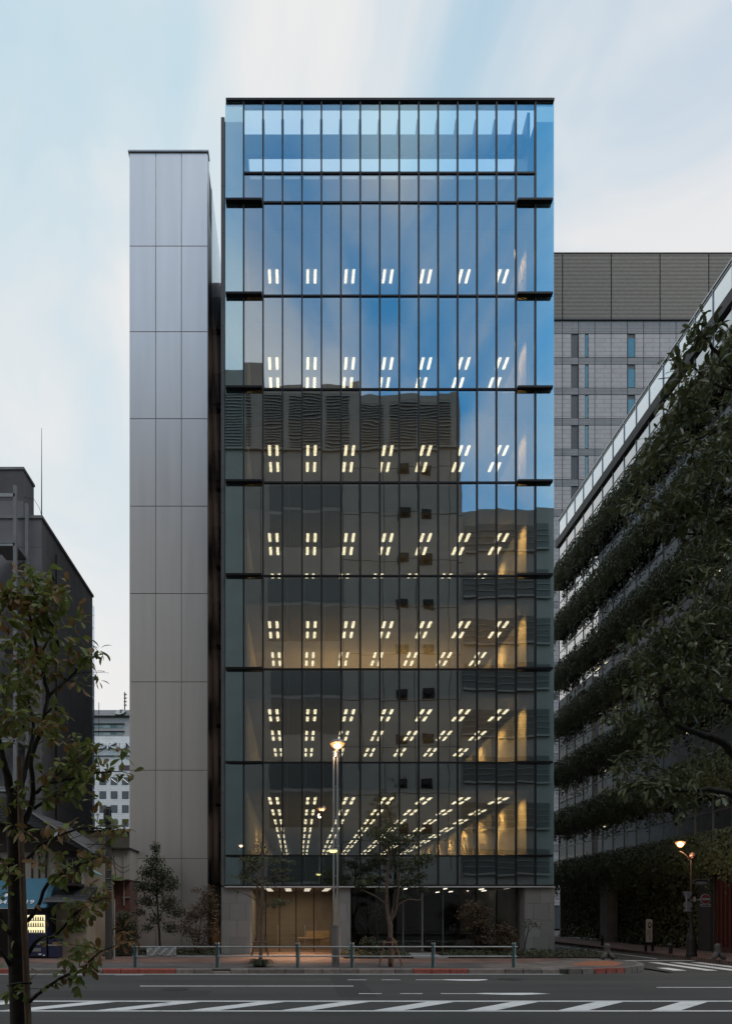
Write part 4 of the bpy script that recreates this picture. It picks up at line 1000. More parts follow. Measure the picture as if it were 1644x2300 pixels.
for a, b, c, sag in (((240,1870),(196,1905),26,.1), ((250,1925),(291,1943),31,.25), ((250,1932),(291,1952),31,.3), ((240,1855),(203,1820),30,.2), ((240,1862),(186,1836),27,.2), ((245,1840),(120,1890),28.8,.2), ((245,1846),(262,1975),28.5,.0), ((243,1900),(150,1925),28.2,.2), ((243,1890),(210,1850),28.2,.15)):
    p0, p1 = P(*a, YP-.1), P(*b, c if c > 26 else YP); pts = [p0.lerp(p1, i/8) - Vector((0,0,sag*4*(i/8)*(1-i/8))) for i in range(9)]
    obj('cable', MB().tube(pts, .014, 5), M_black, up_)
tl = obj('arm_lamp', MB().tube([P(237,1975,YP), P(235,1968,YP), P(229,1965,YP)], .02, 6), M_galv, up_)
obj('lamp_hood', MB().tube([P(229,1966.5,YP), P(208,1956,YP-.1)], [.045,.06], 8).tube([P(207,1955.5,YP-.1), P(193,1948,YP-.2)], [.05,.035], 8), pm('turquoise_hood', (.25,.42,.42), .35, .2), tl)
obj('lamp_lens', MB().tube([P(229,1968.5,YP), P(208,1958.5,YP-.1)], [.03,.04], 6), M_soffit, tl)
# bicycle by the passage
bi = thing('bicycle', 'parked bicycle half hidden in the dark passage by the old house', 'bicycle', (X(200,29.8), 29.8, 0))
cxb, r_ = X(203,29.8), .33
def ring(c, r, t, n=24, axis=0):
    pts = [Vector(c)+Vector((r*math.cos(2*math.pi*i/n), 0, r*math.sin(2*math.pi*i/n)) if axis == 0 else (0, r*math.cos(2*math.pi*i/n), r*math.sin(2*math.pi*i/n))) for i in range(n+1)]
    return MB().tube(pts, t, 5, cap=False)
for q, dx in enumerate((0, -1.02)):
    w_ = obj('wheel', ring((cxb+dx, 29.4, r_+.01), r_, .018), M_black, bi)
    obj('rim', ring((cxb+dx, 29.4, r_+.01), r_-.025, .010), M_steel, w_)
    sp = MB()
    for i in range(10): sp.tube([(cxb+dx, 29.4, r_+.01), (cxb+dx+(r_-.03)*math.cos(i*.628), 29.4, r_+.01+(r_-.03)*math.sin(i*.628))], .003, 3)
    obj('spokes', sp, M_steel, w_, kind='stuff')
obj('frame', MB().tube([(cxb,29.4,.34),(cxb-.12,29.4,.85),(cxb-.16,29.4,1.0)], .017, 6).tube([(cxb-.12,29.4,.80),(cxb-.55,29.4,.32),(cxb-1.02,29.4,.34),(cxb-.70,29.4,.80),(cxb-.55,29.4,.32)], .016, 6).tube([(cxb-.70,29.4,.78),(cxb-.12,29.4,.76)], .015, 6), M_dark, bi)
obj('saddle', MB().tube([(cxb-.85,29.4,.92),(cxb-.70,29.4,.93),(cxb-.58,29.4,.92)], [.07,.06,.02], 8), M_black, bi)
obj('handlebar', MB().tube([(cxb-.28,29.15,1.04),(cxb-.16,29.25,1.03),(cxb-.16,29.55,1.03),(cxb-.28,29.65,1.04)], .013, 6), M_steel, bi)

# ------------------------------------------------------------------ street furniture
gr = thing('guardrail', 'two rail grey and teal pedestrian guardrail along the kerb in front of the building', 'guardrail', (1, 23.6, 0))
YG = 23.6; gz0 = 0
for pts in ((298, 1161),):
    for z_ in (.70, .375): obj('rail', MB().tube([(X(pts[0],YG),YG,z_),(X(pts[1],YG),YG,z_)], .024, 8), M_galv, gr)
for j, px in enumerate((304, 488, 668, 790, 972, 1153)):
    xx = X(px, YG); ps = obj('post', MB().box(xx-.045, xx+.02, YG-.035, YG+.035, 0, .80), M_teal, gr)
    obj('pipe', MB().tube([(xx+.055,YG+.03,0),(xx+.055,YG+.03,.82),(xx+.055,YG+.03,.845)], [.032,.032,.012], 8), M_galv, ps)
    obj('cap', MB().tube([(xx-.035,YG,.80),(xx-.035,YG,.85)], [.022,.014], 8), M_galv, ps)
bn = MB(); nx, nz = 26, 7
for i in range(nx+1):
    for j in range(nz+1):
        u, v = i/nx, j/nz; bn.v.append((X(331,YG)+(X(397,YG)-X(331,YG))*u, YG-.045+.018*math.sin(u*23+v*6)*(1-abs(v-.5))+.010*math.sin(u*47-v*9), .685-.27*v-.012*math.sin(u*11)))
for i in range(nx):
    for j in range(nz): a = i*(nz+1)+j; bn.f.append((a, a+1, a+nz+2, a+nz+1))
bno = obj('rail_banner', bn, pm('silver_sheet', (.55,.55,.55), .3, .55), None, True, label='crumpled silver sheet tied between the guardrail rails on the left', cat='banner')

struct('red_paving', MB().prism([(9.6,24.6),(11.0,24.2),(11.9,25.4),(12.1,26.9),(11.0,26.5)], -.05, .004, 'z'), pm('orange_paving', (.33,.12,.06), .85, var=.35, scale=7))
sl = thing('street_lamp', 'tall twin pole street lamp with a glowing bowl head in front of the glass block', 'street lamp', (1.31, 23.8, 0))
YL = 23.8
for px in (749.7, 758):
    obj('pole', MB().tube([(X(px,YL),YL,1.4),(X(px,YL),YL,Z(1694,YL))], .034, 10), M_steel, sl)
obj('pedestal', MB().lathe((X(754,YL),YL,0), [(.135,0),(.13,.02),(.125,1.36),(.135,1.37),(.135,1.43),(.05,1.44)], 20), pm('pedestal_grey', (.17,.155,.15), .6), sl)
for py in (1765, 1834, 1966, 2028): obj('spacer', MB().box(X(750,YL), X(758,YL), YL-.015, YL+.015, Z(py+2,YL), Z(py,YL)), M_steel, sl)
obj('collar', MB().lathe((X(754,YL),YL,Z(1700,YL)), [(.09,0),(.09,.14),(.13,.15),(.13,.18),(.05,.19)], 16), M_steel, sl)
hc = Vector((X(758,YL),YL,Z(1672,YL)))
hd = obj('lamp_head', MB().lathe(hc, [(.27,.02),(.275,.04),(.20,.13),(.08,.17),(.02,.175)], 24), pm('clear_dish', (.25,.20,.17), .3, .4), sl)
obj('bowl', MB().lathe(hc, [(.02,-.15),(.12,-.13),(.21,-.05),(.235,.015)], 20), M_bowl, hd, smooth=True)
obj('burner', MB().lathe(hc, [(.03,-.12),(.11,-.09),(.13,-.03),(.05,.01)], 14), M_hot, hd, smooth=True)
for dx in (-.09,.05): obj('bracket', MB().tube([hc+Vector((dx,0,-.14)), hc+Vector((dx*.8-.05,0,-.32))], .008, 5), M_steel, hd)
obj('finial', MB().tube([hc+Vector((.03,0,.15)), hc+Vector((.03,0,.27))], .012, 5).tube([hc+Vector((.09,0,.15)), hc+Vector((.09,0,.25))], .012, 5), M_steel, hd)
obj('ring', MB().lathe((X(754,YL),YL,Z(1902,YL)), [(.06,0),(.13,.0),(.13,.03),(.06,.03)], 16), M_steel, sl)
lc = Vector((X(751,YL)-.05,YL-.02,Z(1909,YL)))
lh = obj('lower_lamp', MB().lathe(lc, [(.19,-.01),(.18,.04),(.06,.07),(.05,.08)], 18), M_steel, sl)
obj('lens', MB().lathe(lc, [(.03,-.10),(.11,-.08),(.15,-.02)], 16), M_yel, lh, smooth=True)

s2 = sl.copy(); COL.objects.link(s2); s2.location = (-4.9, 3.0, 0); s2['label'] = 'street lamp on the near pavement, a small mirror image in the glass'
for ch in list(sl.children):
    c_ = ch.copy(); COL.objects.link(c_); c_.parent = s2
    for g_ in ch.children: d_ = g_.copy(); COL.objects.link(d_); d_.parent = c_
cl_ = thing('corner_lamp', 'dark ornate lamp post with glowing bowl beside the leafy wall on the right', 'street lamp', (16.74, 29.5, 0))
YC = 29.5; xc = X(1552, YC)
M_iron = pm('cast_iron_brown', (.03,.022,.02), .55, .3)
obj('base', MB().lathe((xc,YC,0), [(.22,0),(.22,.12),(.20,.16),(.19,.75),(.13,.95),(.10,1.15),(.07,1.35)], 12), M_iron, cl_)
obj('pole', MB().tube([(xc,YC,1.3),(xc,YC,Z(1932,YC))], [.06,.05], 10), M_iron, cl_)
obj('ball', MB().lathe(P(1555.5,1922,YC), [(.02,-.15),(.09,-.12),(.145,-.05),(.15,0),(.14,.06),(.09,.12),(.02,.15)], 16), pm('ball_brown', (.12,.07,.06), .35), cl_, smooth=True)
ar = obj('arm', MB().tube([P(1549,1931,YC),P(1540,1920,YC),P(1531,1913,YC),P(1526,1912,YC)], [.04,.03,.025,.03], 8), M_iron, cl_)
obj('bowl', MB().lathe(P(1527,1895,YC), [(.04,-.17),(.10,-.12),(.17,-.02),(.20,.06),(.10,.10),(.02,.11)], 16), M_bowl, cl_, smooth=True)
obj('burner', MB().lathe(P(1527,1895,YC), [(.03,-.12),(.09,-.08),(.11,.0),(.04,.06)], 14), M_hot, cl_, smooth=True)
def board(name, poly, y, t, mat, par=None, **k): return obj(name, MB().prism(poly, y, y+t, 'y'), mat, par, **k)
M_sgrey = pm('sign_back_grey', (.20,.19,.19), .6)
e = [(X(1570,YC)+.37*math.cos(a), Z(1981.5,YC)+.13*math.sin(a)) for a in [2*math.pi*i/24 for i in range(24)]]
ov = thing('oval_street_sign', 'small oval street name plate high on the dark corner lamp post', 'sign', (xc, YC, 3.2))
board('plate', e, YC-.12, .02, M_sgrey, ov)
e2 = [(X(1570,YC)+.335*math.cos(a), Z(1981.5,YC)+.108*math.sin(a)) for a in [2*math.pi*i/24 for i in range(24)]]
board('inner', e2, YC-.128, .007, M_black, ov)
e3 = [(X(1570,YC)+.27*math.cos(a), Z(1983,YC)+.06*math.sin(a)) for a in [2*math.pi*i/24 for i in range(24)]]
board('centre', e3, YC-.136, .007, M_sgrey, ov)
bp_ = thing('banner_plate', 'grey cut out backs of two signs on the left of the corner lamp post', 'sign', (xc-.3, YC, 2.5))
z0b = Z(2025,YC)
board('flared_plate', [(X(1529,YC),Z(2002.5,YC)),(X(1550,YC),Z(2002.5,YC)),(X(1550,YC),Z(2008,YC)),(X(1544,YC),Z(2019,YC)),(X(1536,YC),Z(2019,YC))], YC-.10, .015, M_sgrey, bp_)
rd = [(X(1541,YC)+.185*math.cos(a), Z(2033,YC)+.17*math.sin(a)) for a in [2*math.pi*i/20 for i in range(20)]]
board('round_plate', rd, YC-.10, .015, M_sgrey, bp_)
board('lower_plate', [(X(1531,YC),Z(2042,YC)),(X(1550,YC),Z(2042,YC)),(X(1550,YC),Z(2047.5,YC)),(X(1531,YC),Z(2047.5,YC))], YC-.105, .015, M_sgrey, bp_)
board('strap', [(X(1536,YC),Z(2004,YC)),(X(1538.5,YC),Z(2004,YC)),(X(1538.5,YC),Z(2046,YC)),(X(1536,YC),Z(2046,YC))], YC-.13, .02, M_galv, bp_)
ne = thing('no_entry_sign', 'round red no entry sign with white bar on the corner lamp post', 'road sign', (X(1578,YC), YC, 2.4))
M_sw = pm('sign_white', (.35,.34,.34), .5); M_sr = pm('sign_red', (.20,.03,.035), .5)
def disc(px, py, r, n=28): return [(X(px,YC)+r*math.cos(2*math.pi*i/n), Z(py,YC)+r*math.sin(2*math.pi*i/n)) for i in range(n)]
board('disc', disc(1578.5,2019.5,.215), YC-.16, .02, M_sw, ne)
board('red_face', disc(1578.5,2019.5,.19), YC-.168, .007, M_sr, ne)
board('bar', [(X(1570,YC),Z(2022,YC)),(X(1587,YC),Z(2022,YC)),(X(1587,YC),Z(2017.5,YC)),(X(1570,YC),Z(2017.5,YC))], YC-.176, .007, M_sw, ne)
pl_ = board('lower_plate', [(X(1567.5,YC),Z(2036.5,YC)),(X(1590,YC),Z(2036.5,YC)),(X(1590,YC),Z(2030.5,YC)),(X(1567.5,YC),Z(2030.5,YC))], YC-.16, .015, M_sw, ne)
for q in range(6):
    xa = X(1569.5+3.2*q,YC); board('mark', [(xa,Z(2035,YC)),(xa+.04,Z(2035,YC)),(xa+.04,Z(2032,YC)),(xa,Z(2032,YC))], YC-.166, .005, M_black, pl_)
obj('arm', MB().tube([(X(1549,YC),YC-.08,Z(2022,YC)),(X(1568,YC),YC-.08,Z(2021,YC))], .022, 6).box(X(1555,YC),X(1558,YC),YC-.11,YC-.05,Z(2026,YC),Z(2015,YC)), M_galv, ne)
def point(loc, e, col=(1,.60,.30), r=.12):
    l = bpy.data.lights.new('lamp_light', 'POINT'); l.energy = e; l.color = col; l.shadow_soft_size = r; o = bpy.data.objects.new('lamp_light', l); COL.objects.link(o); o.location = loc
point(hc + Vector((-.1,-.35,-.35)), 22); point(P(1527,1895,YC) + Vector((-.1,-.1,-.4)), 60)
# information panel
YI = 33.3
ip = thing('information_panel', 'narrow pale information board on two dark posts with a black oval emblem', 'sign', (X(1457,YI), YI, 0))
obj('board', MB().bbox(X(1450.5,YI), X(1464.5,YI), YI, YI+.05, Z(2116.5,YI), Z(2065,YI), .008), pm('board_pale', (.36,.34,.31), .6), ip)
eo = [(X(1458,YI)+.082*math.cos(a), Z(2078,YI)+.15*math.sin(a)) for a in [2*math.pi*i/20 for i in range(20)]]
em = board('emblem', eo, YI-.012, .01, M_black, ip)
for a_, r_ in ((0,.030),(1.25,.018),(2.5,.018),(3.75,.018),(5.0,.018)):
    cc_ = (X(1458,YI)+(.035*math.cos(a_+.3) if a_ else 0), Z(2077.5,YI)+(.06*math.sin(a_+.3) if a_ else 0))
    board('petal', [(cc_[0]+r_*math.cos(2*math.pi*i/8), cc_[1]+r_*math.sin(2*math.pi*i/8)) for i in range(8)], YI-.018, .005, M_soffit, em)
tx_ = MB()
for q in range(8): tx_.box(X(1452.5,YI), X(1452.5+random.uniform(6,10),YI), YI-.006, YI-.001, Z(2089.2+1.6*q,YI), Z(2088.6+1.6*q,YI))
for q in range(5): tx_.box(X(1456,YI), X(1460,YI), YI-.006, YI-.001, Z(2104.2+1.8*q,YI), Z(2103.4+1.8*q,YI))
obj('text_lines', tx_, pm('board_print', (.10,.09,.085), .7), ip, kind='stuff')
for px in (1451.5, 1467): obj('post', MB().box(X(px,YI)-.05, X(px,YI)+.05, YI+.055, YI+.13, 0, Z(2085 if px > 1460 else 2110,YI)), M_black, ip)
# bollards
def bollard_fig(px, base, lab, flip=1):
    y = F*CZ/(base-VY); x_ = X(px,y); b = thing('stone_bollard', lab, 'bollard', (x_,y,0), 'carved stone bollards at the crossing')
    obj('shaft', MB().lathe((x_,y,.20), [(.13,0),(.11,.12),(.105,.26),(.12,.32),(.115,.38),(.07,.44),(.01,.45)], 14), M_stonep, b, smooth=True)
    for s_ in (-1, 1):
        obj('foot', MB().tube([(x_+.02*s_,y,.30),(x_+.12*s_*1.0,y-.03,.16),(x_+.22*s_,y-.06,.09),(x_+.27*s_,y-.07,.06)], [.10,.11,.10,.05], 8), M_stonep, b, smooth=True)
M_stonep = pm('carved_stone', (.10,.085,.08), .7, var=.3, scale=9, bump=.004)
bollard_fig(1363, 2156, 'carved stone bollard at the left side of the crossing, in the paved street mouth')
bollard_fig(1611, 2156, 'carved stone bollard at the right edge in front of the red slatted screen')
for px, base, top, lab in ((1352,2124,2101,'thin dark bollard far down the side street near the pale column'), (1505,2142,2116,'short dark bollard between the information board and the corner lamp')):
    y = F*CZ/(base-VY); x_ = X(px,y); b = thing('dark_bollard', lab, 'bollard', (x_,y,0))
    h_ = (base-top)*y/F; obj('post', MB().lathe((x_,y,0), [(.085,0),(.085,h_*.92),(.075,h_*.95),(.085,h_)], 10), M_iron, b)
    obj('band', MB().lathe((x_,y,h_*.80), [(.09,0),(.09,.03)], 10), M_galv, b)

# ------------------------------------------------------------------ plants
M_leafL = leafmat('broad_leaf', (.10,.135,.032), (.25,.29,.07), (.28,.16,.065), rough=.5, scale=1.5, sss=.35)
M_leafR = leafmat('dark_broad_leaf', (.070,.088,.036), (.13,.145,.060), rough=.42, scale=.8, sss=.2)
M_leafS = leafmat('small_leaf', (.045,.052,.028), (.10,.11,.055), rough=.6, scale=2, sss=.25)
M_leafB = leafmat('bush_leaf', (.035,.042,.022), (.085,.09,.05), rough=.6, scale=2, sss=.2)
M_leafO = leafmat('reddish_bush_leaf', (.05,.04,.022), (.12,.08,.045), rough=.6, scale=2, sss=.2)
def trim(C, Dr, lim):
    keep = [i for i, c in enumerate(C) if VX + F*c[0]/c[1] < lim(VY - F*(c[2]-CZ)/c[1])]
    return [C[i] for i in keep], [Dr[i] for i in keep]
def broad_leaf(L, W, curl, mat):
    """obovate leaf folded on its midrib, 6 stations"""
    st_ = [(0,0.02),(.2,.45),(.45,.85),(.7,1.0),(.88,.7),(1,.04)]; v = []; f = []
    for i, (t, w) in enumerate(st_):
        z = -curl*L*t*t
        v += [(-w*W/2, t*L, z+.12*W*w), (0, t*L, z), (w*W/2, t*L, z+.12*W*w)]
    for i in range(5):
        a = 3*i; f += [(a,a+1,a+4,a+3), (a+1,a+2,a+5,a+4)]
    m = MB(); m.add(v, f); return mesh_of('leaf', m, mat)
def leaf_field(name, C, Dr, L, W, mat, par, maxn=300, sz=(.7,1.25)):
    """300 nearest leaves as objects, the rest as one foliage mesh"""
    base = [broad_leaf(L, W, c_, mat) for c_ in (.15, .35, .6)]
    order = sorted(range(len(C)), key=lambda i: C[i][1]); tops_ = set(order[:maxn]); V = []; Fc = []
    off_ = 0
    b_np = [np.array([v.co[:] for v in m.vertices]) for m in base]; f_np = np.array([p.vertices[:] for p in base[0].polygons])
    for i in range(len(C)):
        d = Vector(Dr[i]).normalized(); s_ = random.uniform(*sz); up = Vector((random.gauss(0,.5),random.gauss(0,.5)-.25,1)).normalized()
        xax = d.cross(up).normalized(); zax = xax.cross(d)
        Mx = Matrix((xax, d, zax)).transposed()
        k_ = random.randrange(3)
        if i in tops_:
            inst('leaf', base[k_], C[i], par, rot=Mx.to_euler()).scale = (s_, s_, s_)
        else:
            A = np.array(Mx) * s_; V.append(b_np[k_] @ A.T + np.array(C[i])); Fc.append(f_np + off_); off_ += len(b_np[k_])
    if V:
        V = np.concatenate(V) - np.array(origin(par)); me = cloud_mesh('foliage', V, np.concatenate(Fc), mat)
        o = bpy.data.objects.new('foliage', me); COL.objects.link(o); o.parent = par; o['kind'] = 'stuff'
def rosette(C, Dr, p, n=7, droop=-.25, r=.02):
    ax = Vector((random.gauss(0,.5), random.gauss(0,.5)-.2, random.gauss(.3,.5))).normalized(); u = ax.orthogonal().normalized(); w = ax.cross(u); a0 = random.uniform(0, 6.28)
    for q in range(n):
        a = a0 + 6.283*q/n + random.gauss(0,.25); d = (u*math.cos(a) + w*math.sin(a)) + ax*random.uniform(-.1,.6) + Vector((0,0,droop))
        C.append(p + d*r + Vector([random.gauss(0,.012) for _ in range(3)])); Dr.append(d)
def smooth_path(pts, n=4, jit=.0):
    out = []
    for i in range(len(pts)-1):
        p0 = pts[max(i-1,0)]; p1 = pts[i]; p2 = pts[i+1]; p3 = pts[min(i+2,len(pts)-1)]
        for k in range(n):
            t = k/n; out.append(.5*((2*p1) + (p2-p0)*t + (2*p0-5*p1+4*p2-p3)*t*t + (3*p1-p0-3*p2+p3)*t**3) + Vector((random.gauss(0,jit),random.gauss(0,jit),random.gauss(0,jit))))
    out.append(pts[-1]); return out
def branch(br, par, mat, name='branch', n=6, jit=.004):
    """br: list of (px,py,depth,width_px)"""
    pts = [P(a,b,c) for a,b,c,w in br]; rad = [w*c/F/2 for a,b,c,w in br]
    sp = smooth_path(pts, 4, jit); rr_ = []
    for i in range(len(rad)-1): rr_ += [rad[i] + (rad[i+1]-rad[i])*k/4 for k in range(4)]
    rr_.append(rad[-1]); obj(name, MB().tube(sp, rr_, n), mat, par, True); return sp, rr_
# ---- big tree at the left edge
lt_ = thing('street_tree', 'large leafy tree with a black trunk and wooden stake at the left edge', 'tree', (X(45,9.6), 9.6, 0))
Dl = 9.6
trunk = [(47,2420,Dl,46),(46,2290,Dl,43),(42,2200,Dl,42),(38,2060,Dl,36),(36,1950,Dl,33),(30,1850,Dl,30),(27,1795,Dl,26)]
branch(trunk, lt_, M_bark, 'trunk', 12, .002)
LB = [
 [(28,1800,Dl,24),(20,1753,Dl,20),(10,1712,9.5,15),(4,1682,9.5,11),(-14,1600,9.4,8),(-30,1500,9.3,5)],
 [(30,1810,Dl,24),(50,1753,Dl,17),(59,1723,9.7,13),(70,1680,9.7,11),(76,1640,9.8,9),(72,1600,9.9,7),(60,1560,9.9,5),(40,1530,9.9,3)],
 [(38,1870,Dl,20),(67,1824,Dl,13),(75,1779,9.5,11),(71,1723,9.4,10),(77,1682,9.4,10),(95,1640,9.4,9.5),(101,1607,9.4,9),(109,1567,9.4,9),(103,1536,9.4,8.5),(97,1507,9.4,8),(91,1483,9.4,7.5),(81,1442,9.4,7.5),(69,1392,9.4,6.5),(65,1361,9.4,5.5),(78,1339,9.4,5),(71,1321,9.4,3),(60,1300,9.4,2)],
 [(65,1361,9.4,5),(52,1350,9.3,4),(38,1343,9.2,3),(20,1330,9.1,2)],
 [(78,1339,9.4,4),(92,1333,9.3,2.5),(108,1322,9.3,1.5)],
 [(109,1568,9.4,7),(125,1548,9.4,6.5),(150,1529,9.5,6),(172,1509,9.6,5.5),(182,1489,9.6,5),(212,1475,9.7,3),(232,1470,9.7,1.5)],
 [(97,1460,9.4,5),(111,1436,9.3,5),(121,1412,9.3,5),(107,1386,9.2,4),(101,1355,9.2,3),(104,1338,9.2,2)],
 [(81,1781,9.5,9),(111,1761,9.4,8),(162,1747,9.3,6.5),(212,1737,9.2,4.5),(263,1733,9.1,2.5),(302,1742,9.1,1.2)],
 [(111,1761,9.4,6),(135,1735,9.4,4.5),(150,1710,9.4,4),(163,1690,9.4,2.5)],
 [(77,1816,9.5,8),(115,1793,9.4,6),(140,1782,9.3,4.5),(166,1771,9.2,2.5)],
 [(56,1935,Dl,9),(75,1915,9.4,7.5),(91,1897,9.3,6.5),(125,1880,9.2,5.5),(182,1860,9.1,4.5),(233,1862,9.0,3),(275,1856,9.0,1.5)],
 [(62,2068,Dl,10),(85,2040,9.4,8),(103,1993,9.2,8),(129,1970,9.1,6),(160,1950,9.0,4.5),(191,1937,9.0,3.5),(233,1915,8.9,1.5)],
 [(60,2150,Dl,11),(90,2109,9.4,9),(119,2104,9.3,8),(145,2080,9.2,6.5),(165,2055,9.1,5.5),(209,2029,9.0,4.5),(246,2016,8.9,2)],
 [(62,2255,Dl,11),(74,2244,9.4,9.5),(101,2221,9.3,8),(145,2192,9.2,6.5),(181,2182,9.1,6),(220,2143,9.0,4),(279,2117,8.9,2.5),(318,2104,8.8,1.2)],
 [(30,2180,Dl,10),(10,2146,9.4,8),(-8,2125,9.3,6),(-30,2110,9.2,3)],
 [(30,2110,Dl,9),(12,2080,9.4,7),(0,2050,9.3,6),(-20,2020,9.2,3)],
 [(33,1960,Dl,9),(12,1935,9.4,6),(-6,1925,9.3,5),(-30,1900,9.2,3)],
 [(60,1620,9.8,5),(45,1640,9.9,4),(28,1630,10.,3),(10,1640,10.,2)],
 [(101,1607,9.4,5),(120,1590,9.3,4),(140,1600,9.2,2.5)],
 [(45,1560,9.9,3),(42,1500,10.,3),(50,1470,10.,2.5),(60,1445,10,1.5)],
]
C, Dr = [], []
def twig_leaves(sp, rr, par, mat, C, Dr, dens, r_in, L, start=.35, spread=.22):
    n = len(sp)
    for i in range(int(n*start), n):
        t = i/(n-1)
        k = dens*(.5+.9*t); k = int(k) + (random.random() < k-int(k))
        if i == n-1: k += 4
        if k and random.random() < .5:
            e_ = sp[i] + Vector((random.gauss(0,spread), random.gauss(0,spread*.8), random.gauss(.03,spread*.7)))
            if 318 < VX + F*e_.x/e_.y < 700: continue
            obj('twig', MB().tube([sp[i], (sp[i]+e_)/2 + Vector((0,0,.02)), e_], [.006,.004,.002], 4), mat, par)
            rosette(C, Dr, e_, random.randint(5, 8)); rosette(C, Dr, sp[i].lerp(e_, .6), random.randint(3, 5))
        if k: rosette(C, Dr, sp[i] + Vector([random.gauss(0,r_in*.5) for _ in range(3)]), 2 + k)
for b_ in LB:
    sp, rr = branch(b_, lt_, M_bark)
    twig_leaves(sp, rr, lt_, M_bark, C, Dr, .75, .07, .16, start=.42 if b_[0][3] > 12 else .28)
# clumps read off the photograph: centre px, py, radius, count
for px, py, r_, n_ in ((20,1330,34,40),(60,1300,26,26),(105,1300,26,28),(130,1330,24,22),(150,1335,16,12),(180,1360,18,12),(15,1385,28,26),(45,1420,28,28),(20,1450,20,12),(120,1385,30,26),(160,1400,20,14),(120,1440,22,16),(100,1475,20,14),(130,1500,20,14),(165,1450,18,10),(30,1510,28,26),(75,1520,25,22),(15,1560,30,30),(60,1560,26,24),(85,1555,16,8),(20,1610,30,26),(55,1620,28,26),(90,1630,30,26),(125,1640,22,16),(15,1680,20,14),(130,1670,30,24),(165,1675,28,24),(195,1680,16,10),(90,1700,18,8),(175,1730,28,24),(215,1725,24,20),(245,1735,18,12),(55,1770,18,10),(45,1800,16,10),(262,1868,20,14),(230,1875,16,8),(110,1920,24,22),(135,1945,14,8),(90,1945,12,6),(20,1965,26,20),(45,1955,14,8),(200,1930,18,10),(235,1920,16,10),(150,2035,30,26),(190,2050,20,14),(110,2060,24,14),(230,2022,14,8),(190,2150,30,30),(160,2160,22,16),(150,2185,14,5),(215,2140,16,8),(84,2187,6,2),(-20,1500,40,30),(-20,1400,40,30),(-25,1620,40,30)):
    for q in range(max(1, int(n_*.20))):
        rosette(C, Dr, P(px+random.gauss(0,r_*.52), py+random.gauss(0,r_*.42), 9.35+random.gauss(0,.22)), random.randint(5, 8))
C, Dr = trim(C, Dr, lambda py: 195 if py < 1440 else 238 if py < 1640 else 330 if py < 1850 else 285 if py < 1960 else 262 if py < 2080 else 300)
kp = []
for i, c in enumerate(C):
    u_, v_ = VX + F*c[0]/c[1], VY - F*(c[2]-CZ)/c[1]
    if (-20 < u_ < 135 and 1985 < v_ < 2160 and random.random() < .72) or (random.random() < .16): continue
    kp.append(i)
C, Dr = [C[i] for i in kp], [Dr[i] for i in kp]
leaf_field('leaf', C, Dr, .130, .066, M_leafL, lt_)
sk = obj('stake', MB().tube([P(70,2420,9.45),P(62,2240,9.45),P(55,2060,9.45),P(48,1880,9.5),P(45,1700,9.5)], [.045,.045,.043,.040,.036], 10), M_stake, lt_)
obj('tie', MB().tube([P(26,2212,9.3),P(48,2208,9.28),P(72,2208,9.3)], .02, 6), M_black, lt_)
# ---- big tree at the right edge
rt = thing('street_tree', 'dense dark broadleaf tree hanging in from the right edge', 'tree', (X(1790,10.4), 10.4, 0))
Dq = 10.4
RB = [
 [(1790,2380,Dq,60),(1785,2150,Dq,54),(1770,1950,Dq,48),(1740,1800,Dq,40),(1700,1730,Dq,34)],
 [(1700,1730,Dq,30),(1643,1689,Dq,19),(1622,1668,10.3,17),(1592,1655,10.3,16),(1549,1643,10.2,12),(1505,1622,10.1,10),(1492,1597,10.1,9),(1480,1569,10.1,9),(1487,1551,10.1,11),(1513,1538,10.1,8),(1536,1508,10.1,6.5),(1541,1498,10.,6),(1533,1444,10,5),(1505,1449,10,3),(1485,1421,10,2)],
 [(1720,1650,Dq,22),(1644,1579,10.6,12),(1587,1571,10.6,9),(1559,1553,10.6,7),(1546,1533,10.6,5),(1530,1500,10.6,3)],
 [(1720,1770,Dq,24),(1660,1790,10.3,16),(1612,1775,10.2,13),(1561,1775,10.1,9),(1510,1775,10.,8),(1485,1765,10.,7),(1441,1762,9.9,4),(1405,1775,9.9,2)],
 [(1740,1300,Dq,26),(1690,1150,10.5,16),(1644,1115,10.5,12),(1628,1115,10.5,11),(1605,1128,10.5,6),(1580,1160,10.5,3)],
 [(1760,1900,Dq,42),(1765,1600,Dq,36),(1740,1300,Dq,28),(1700,1000,Dq,20),(1650,850,Dq,12),(1600,780,Dq,7),(1560,735,Dq,3)],
 [(1710,1450,Dq,16),(1644,1449,10.4,9),(1612,1431,10.4,7),(1582,1426,10.4,5),(1540,1400,10.4,3)],
 [(1700,1000,Dq,14),(1640,960,10.3,9),(1580,980,10.2,6),(1510,1000,10.2,4),(1450,1030,10.1,2)],
 [(1690,1150,Dq,10),(1600,1180,10.6,7),(1560,1200,10.6,5),(1500,1190,10.6,2.5)],
 [(1660,880,Dq,9),(1600,860,10.3,6),(1560,830,10.3,4),(1520,810,10.3,2)],
]
C, Dr = [], []
for i, b_ in enumerate(RB):
    sp, rr = branch(b_, rt, M_bark, 'trunk' if i == 0 else 'branch', 10 if b_[0][3] > 20 else 6, .006)
    if i: twig_leaves(sp, rr, rt, M_bark, C, Dr, 1.2, .10, .16, start=.35)
